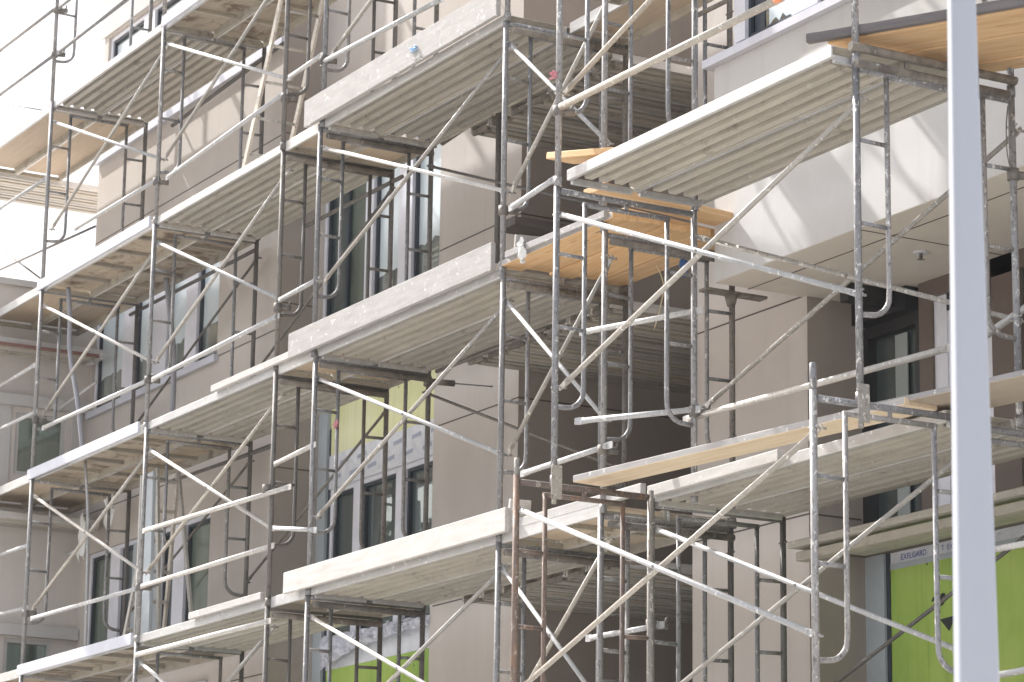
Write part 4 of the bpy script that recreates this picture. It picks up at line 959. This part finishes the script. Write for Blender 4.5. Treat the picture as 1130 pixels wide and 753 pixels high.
def scrap(p, size, mt, label, seed, cat='scrap'):
    rnd = random.Random(seed); mb = MB(); n = 5; vs = []
    for i in range(n + 1):
        for j in range(n + 1):
            u, v = i / n - .5, j / n - .5
            vs.append((u * size[0] + rnd.uniform(-1, 1) * size[0] * .10, rnd.uniform(-1, 1) * .025, v * size[1] + rnd.uniform(-1, 1) * size[1] * .12 - abs(u) * size[1] * .3))
    mb.add(vs, [(i * (n + 1) + j, (i + 1) * (n + 1) + j, (i + 1) * (n + 1) + j + 1, i * (n + 1) + j + 1) for i in range(n) for j in range(n)])
    o = mb.build('tape_scrap' if cat == 'tape' else 'cloth_scrap', mt, None, p)
    md = o.modifiers.new('thick', 'SOLIDIFY'); md.thickness = 0.004
    return tag(o, label, cat)
scrap((-19.76, A0 - 0.085, LV[3] + 0.13), (0.09, 0.04), 'blue', 'blue tape knot on the grey toe board at top centre', 1, 'tape')
scrap((-19.70, A0 - 0.085, LV[3] + 0.03), (0.13, 0.03), 'paper', 'white tape tail under the blue knot', 2, 'tape')
scrap((-21.53, A0 + 0.19, 6.55), (0.06, 0.06), 'pink', 'pink rag tied to a rung by the fourth post', 3)
scrap((-16.08, 9.385, 7.83), (0.045, 0.05), 'pink', 'pink tape wrapped on the tall front post', 4, 'tape')
scrap((-18.02, 10.26, 7.20), (0.07, 0.17), 'paper', 'pale rag hanging from the corner of the orange planks', 5)
scrap((-29.15, 11.3, 6.75), (0.20, 0.42), 'paper', 'white plastic scrap hanging at the building corner', 6)
scrap((-28.4, 11.3, 6.95), (0.24, 0.30), 'paper', 'white plastic scrap hanging over the lower window corner', 8)
scrap((-17.3, 11.2, 7.1), (0.07, 0.22), 'bluebag', 'dark blue strap hanging behind the orange planks', 7)

# base plates under the lowest frames
i = 0
for x, y, nm in [(x, y, n) for k, x in enumerate(PX) for y, n in ((A0, 'outer'), (A1, 'inner'))]:
    pl = base_plate(x, y, nm); o = pl.build('base_plate', 'mud'); tag(o, 'square base plate under the %s leg of the %s' % (nm, POSTN[i // 2]), 'base plate', 'base plates'); i += 1
for x, y, nm in ((-16.43, 10.38, 'white leg'), (-16.43, 11.44, 'white inner leg'), (-13.25, 10.45, 'leg behind the white pole'), (-13.25, 11.51, 'inner leg behind the white pole'), (-16.3, 9.27, 'rusty leg'), (-16.3, 10.29, 'mottled inner leg'), (-13.14, 9.36, 'free post'), (-13.14, 10.41, 'inner leg of the free post frame')):
    tag(base_plate(x, y, nm).build('base_plate', 'mud'), 'square base plate under the %s' % nm, 'base plate', 'base plates')

# ---------------------------------------------------------------- white light pole
p0 = Vector((-7.192, 5.726, 2.3)); p1 = Vector((-6.746, 5.366, 4.705))
PB = Vector((-7.123, 5.671, 0))
POLE = thing('light_pole', PB, 'pale blue white tapered metal light pole standing before the scaffolding', 'light pole')
mb = MB(); n = 48; rows = 30; zt = 8.5
ax = math.atan2(-5.67, 7.12)
def rad(z): return max(0.034, 0.0645 - (z - 2.69) * 0.0098)
vs = []
for k in range(rows + 1):
    z = 0.2 + (zt - 0.2) * k / rows; r = rad(z)
    for i2 in range(n):
        a = 2 * math.pi * i2 / n; ca, sa = math.cos(a), math.sin(a); pw = 0.42
        ex = math.copysign(abs(ca) ** pw, ca) * r; ey = math.copysign(abs(sa) ** pw, sa) * r
        b = ax + math.radians(9); vs.append((ex * math.cos(b) - ey * math.sin(b), ex * math.sin(b) + ey * math.cos(b), z))
fs = [(k * n + i2, k * n + (i2 + 1) % n, (k + 1) * n + (i2 + 1) % n, (k + 1) * n + i2) for k in range(rows) for i2 in range(n)]
mb.add(vs, fs, True); mb.f.append([rows * n + i2 for i2 in range(n)]); mb.sm.append(False)
mb.build('shaft', 'pole', POLE)
gz = ground_h(5.67)
MB().box((-0.17, -0.17, gz - 0.02), (0.17, 0.17, gz + 0.03)).tube([(0, 0, gz + .03), (0, 0, 0.45)], 0.095, 20).build('base_plate', 'pole', POLE)
mb = MB().tube([(0, 0, zt - 0.1), (0, 0, zt + 0.1), (-0.5, -0.6, zt + 0.35)], 0.03, 10); mb.build('arm', 'pole', POLE)
bevel(MB().box((-1.0, -0.95, zt + 0.30), (-0.45, -0.55, zt + 0.40)).build('lamp_head', 'pole', POLE), 0.03, 3)

# ---------------------------------------------------------------- what stands across the street (seen in the panes)
def tree(x, y, h, label, sd):
    rnd = random.Random(sd)
    t = thing('broadleaf_tree', (x, y, 0), label, 'tree', 'street trees')
    MB().tube([(0, 0, 0), (0.1, 0.05, h * .3), (0, 0.1, h * .6)], [0.35, 0.26, 0.1], 10).build('trunk', 'bark', t)
    mb = MB()
    for c in range(26):
        th = rnd.uniform(0, 6.28); rr = rnd.uniform(0, h * .30); cz = rnd.uniform(h * .35, h * .92)
        rr *= math.sqrt(max(0.1, 1 - ((cz - h * .6) / (h * .45)) ** 2)); cx, cy = rr * math.cos(th), rr * math.sin(th)
        cr = rnd.uniform(h * .06, h * .12)
        for q in range(150):
            v = Vector((rnd.gauss(0, 1), rnd.gauss(0, 1), rnd.gauss(0, 1))).normalized() * cr * rnd.uniform(.5, 1.1) + Vector((cx, cy, cz))
            a = Vector((rnd.gauss(0, 1), rnd.gauss(0, 1), rnd.gauss(0, 1))).normalized(); b = a.orthogonal().normalized(); s = rnd.uniform(.18, .4)
            mb.add([v, v + a * s + b * s * .4, v + a * s * 2, v + a * s - b * s * .4], [(0, 1, 2, 3)])
    mb.build('crown', 'leaf', t)
for k, (x, y, h, nm) in enumerate(((-62, -17, 21.5, 'slim tree across the street'), (-70, -17, 24, 'taller tree across the street behind the slim one'), (-79, -16, 25, 'broad crowned tree, third along the far side of the street'),
                                   (-88, -13, 26.5, 'broad crowned tree, fourth along the far side of the street'), (-98, -9, 28, 'tree at the far road bend'), (-58, -28, 21, 'tree set back beside the opposite building'), (-100, -24, 30, 'tallest tree behind the others'))):
    tree(x, y, h * 0.72, nm, 11 + k)
OPP = thing('opposite_building', (-80, -60, 0), 'plain pale building across the street mirrored in the panes', 'building')
MB().box((-50, -8, 0), (38, 8, 21)).build('wall', 'wing', OPP)
for r0 in range(6):
    for c0 in range(14):
        x = -48 + c0 * 6.1
        MB().box((x, 8.0, 1.2 + r0 * 3.3), (x + 2.6, 8.03, 2.9 + r0 * 3.3)).build('window', 'glassd', OPP)

# ---------------------------------------------------------------- thin sunny haze in the air
hz = bpy.data.materials.new('air'); hz.use_nodes = True
ht = hz.node_tree; ht.nodes.remove(ht.nodes['Principled BSDF'])
vol = ht.nodes.new('ShaderNodeVolumePrincipled')
vol.inputs['Color'].default_value = (0.97, 0.98, 1.0, 1); vol.inputs['Density'].default_value = 0.0005
vol.inputs['Anisotropy'].default_value = 0.0
ht.links.new(vol.outputs[0], ht.nodes['Material Output'].inputs['Volume'])
M['air'] = hz
tag(MB().box((-150, -75, -1.0), (60, 60, 32)).build('haze', 'air'), kind='stuff')
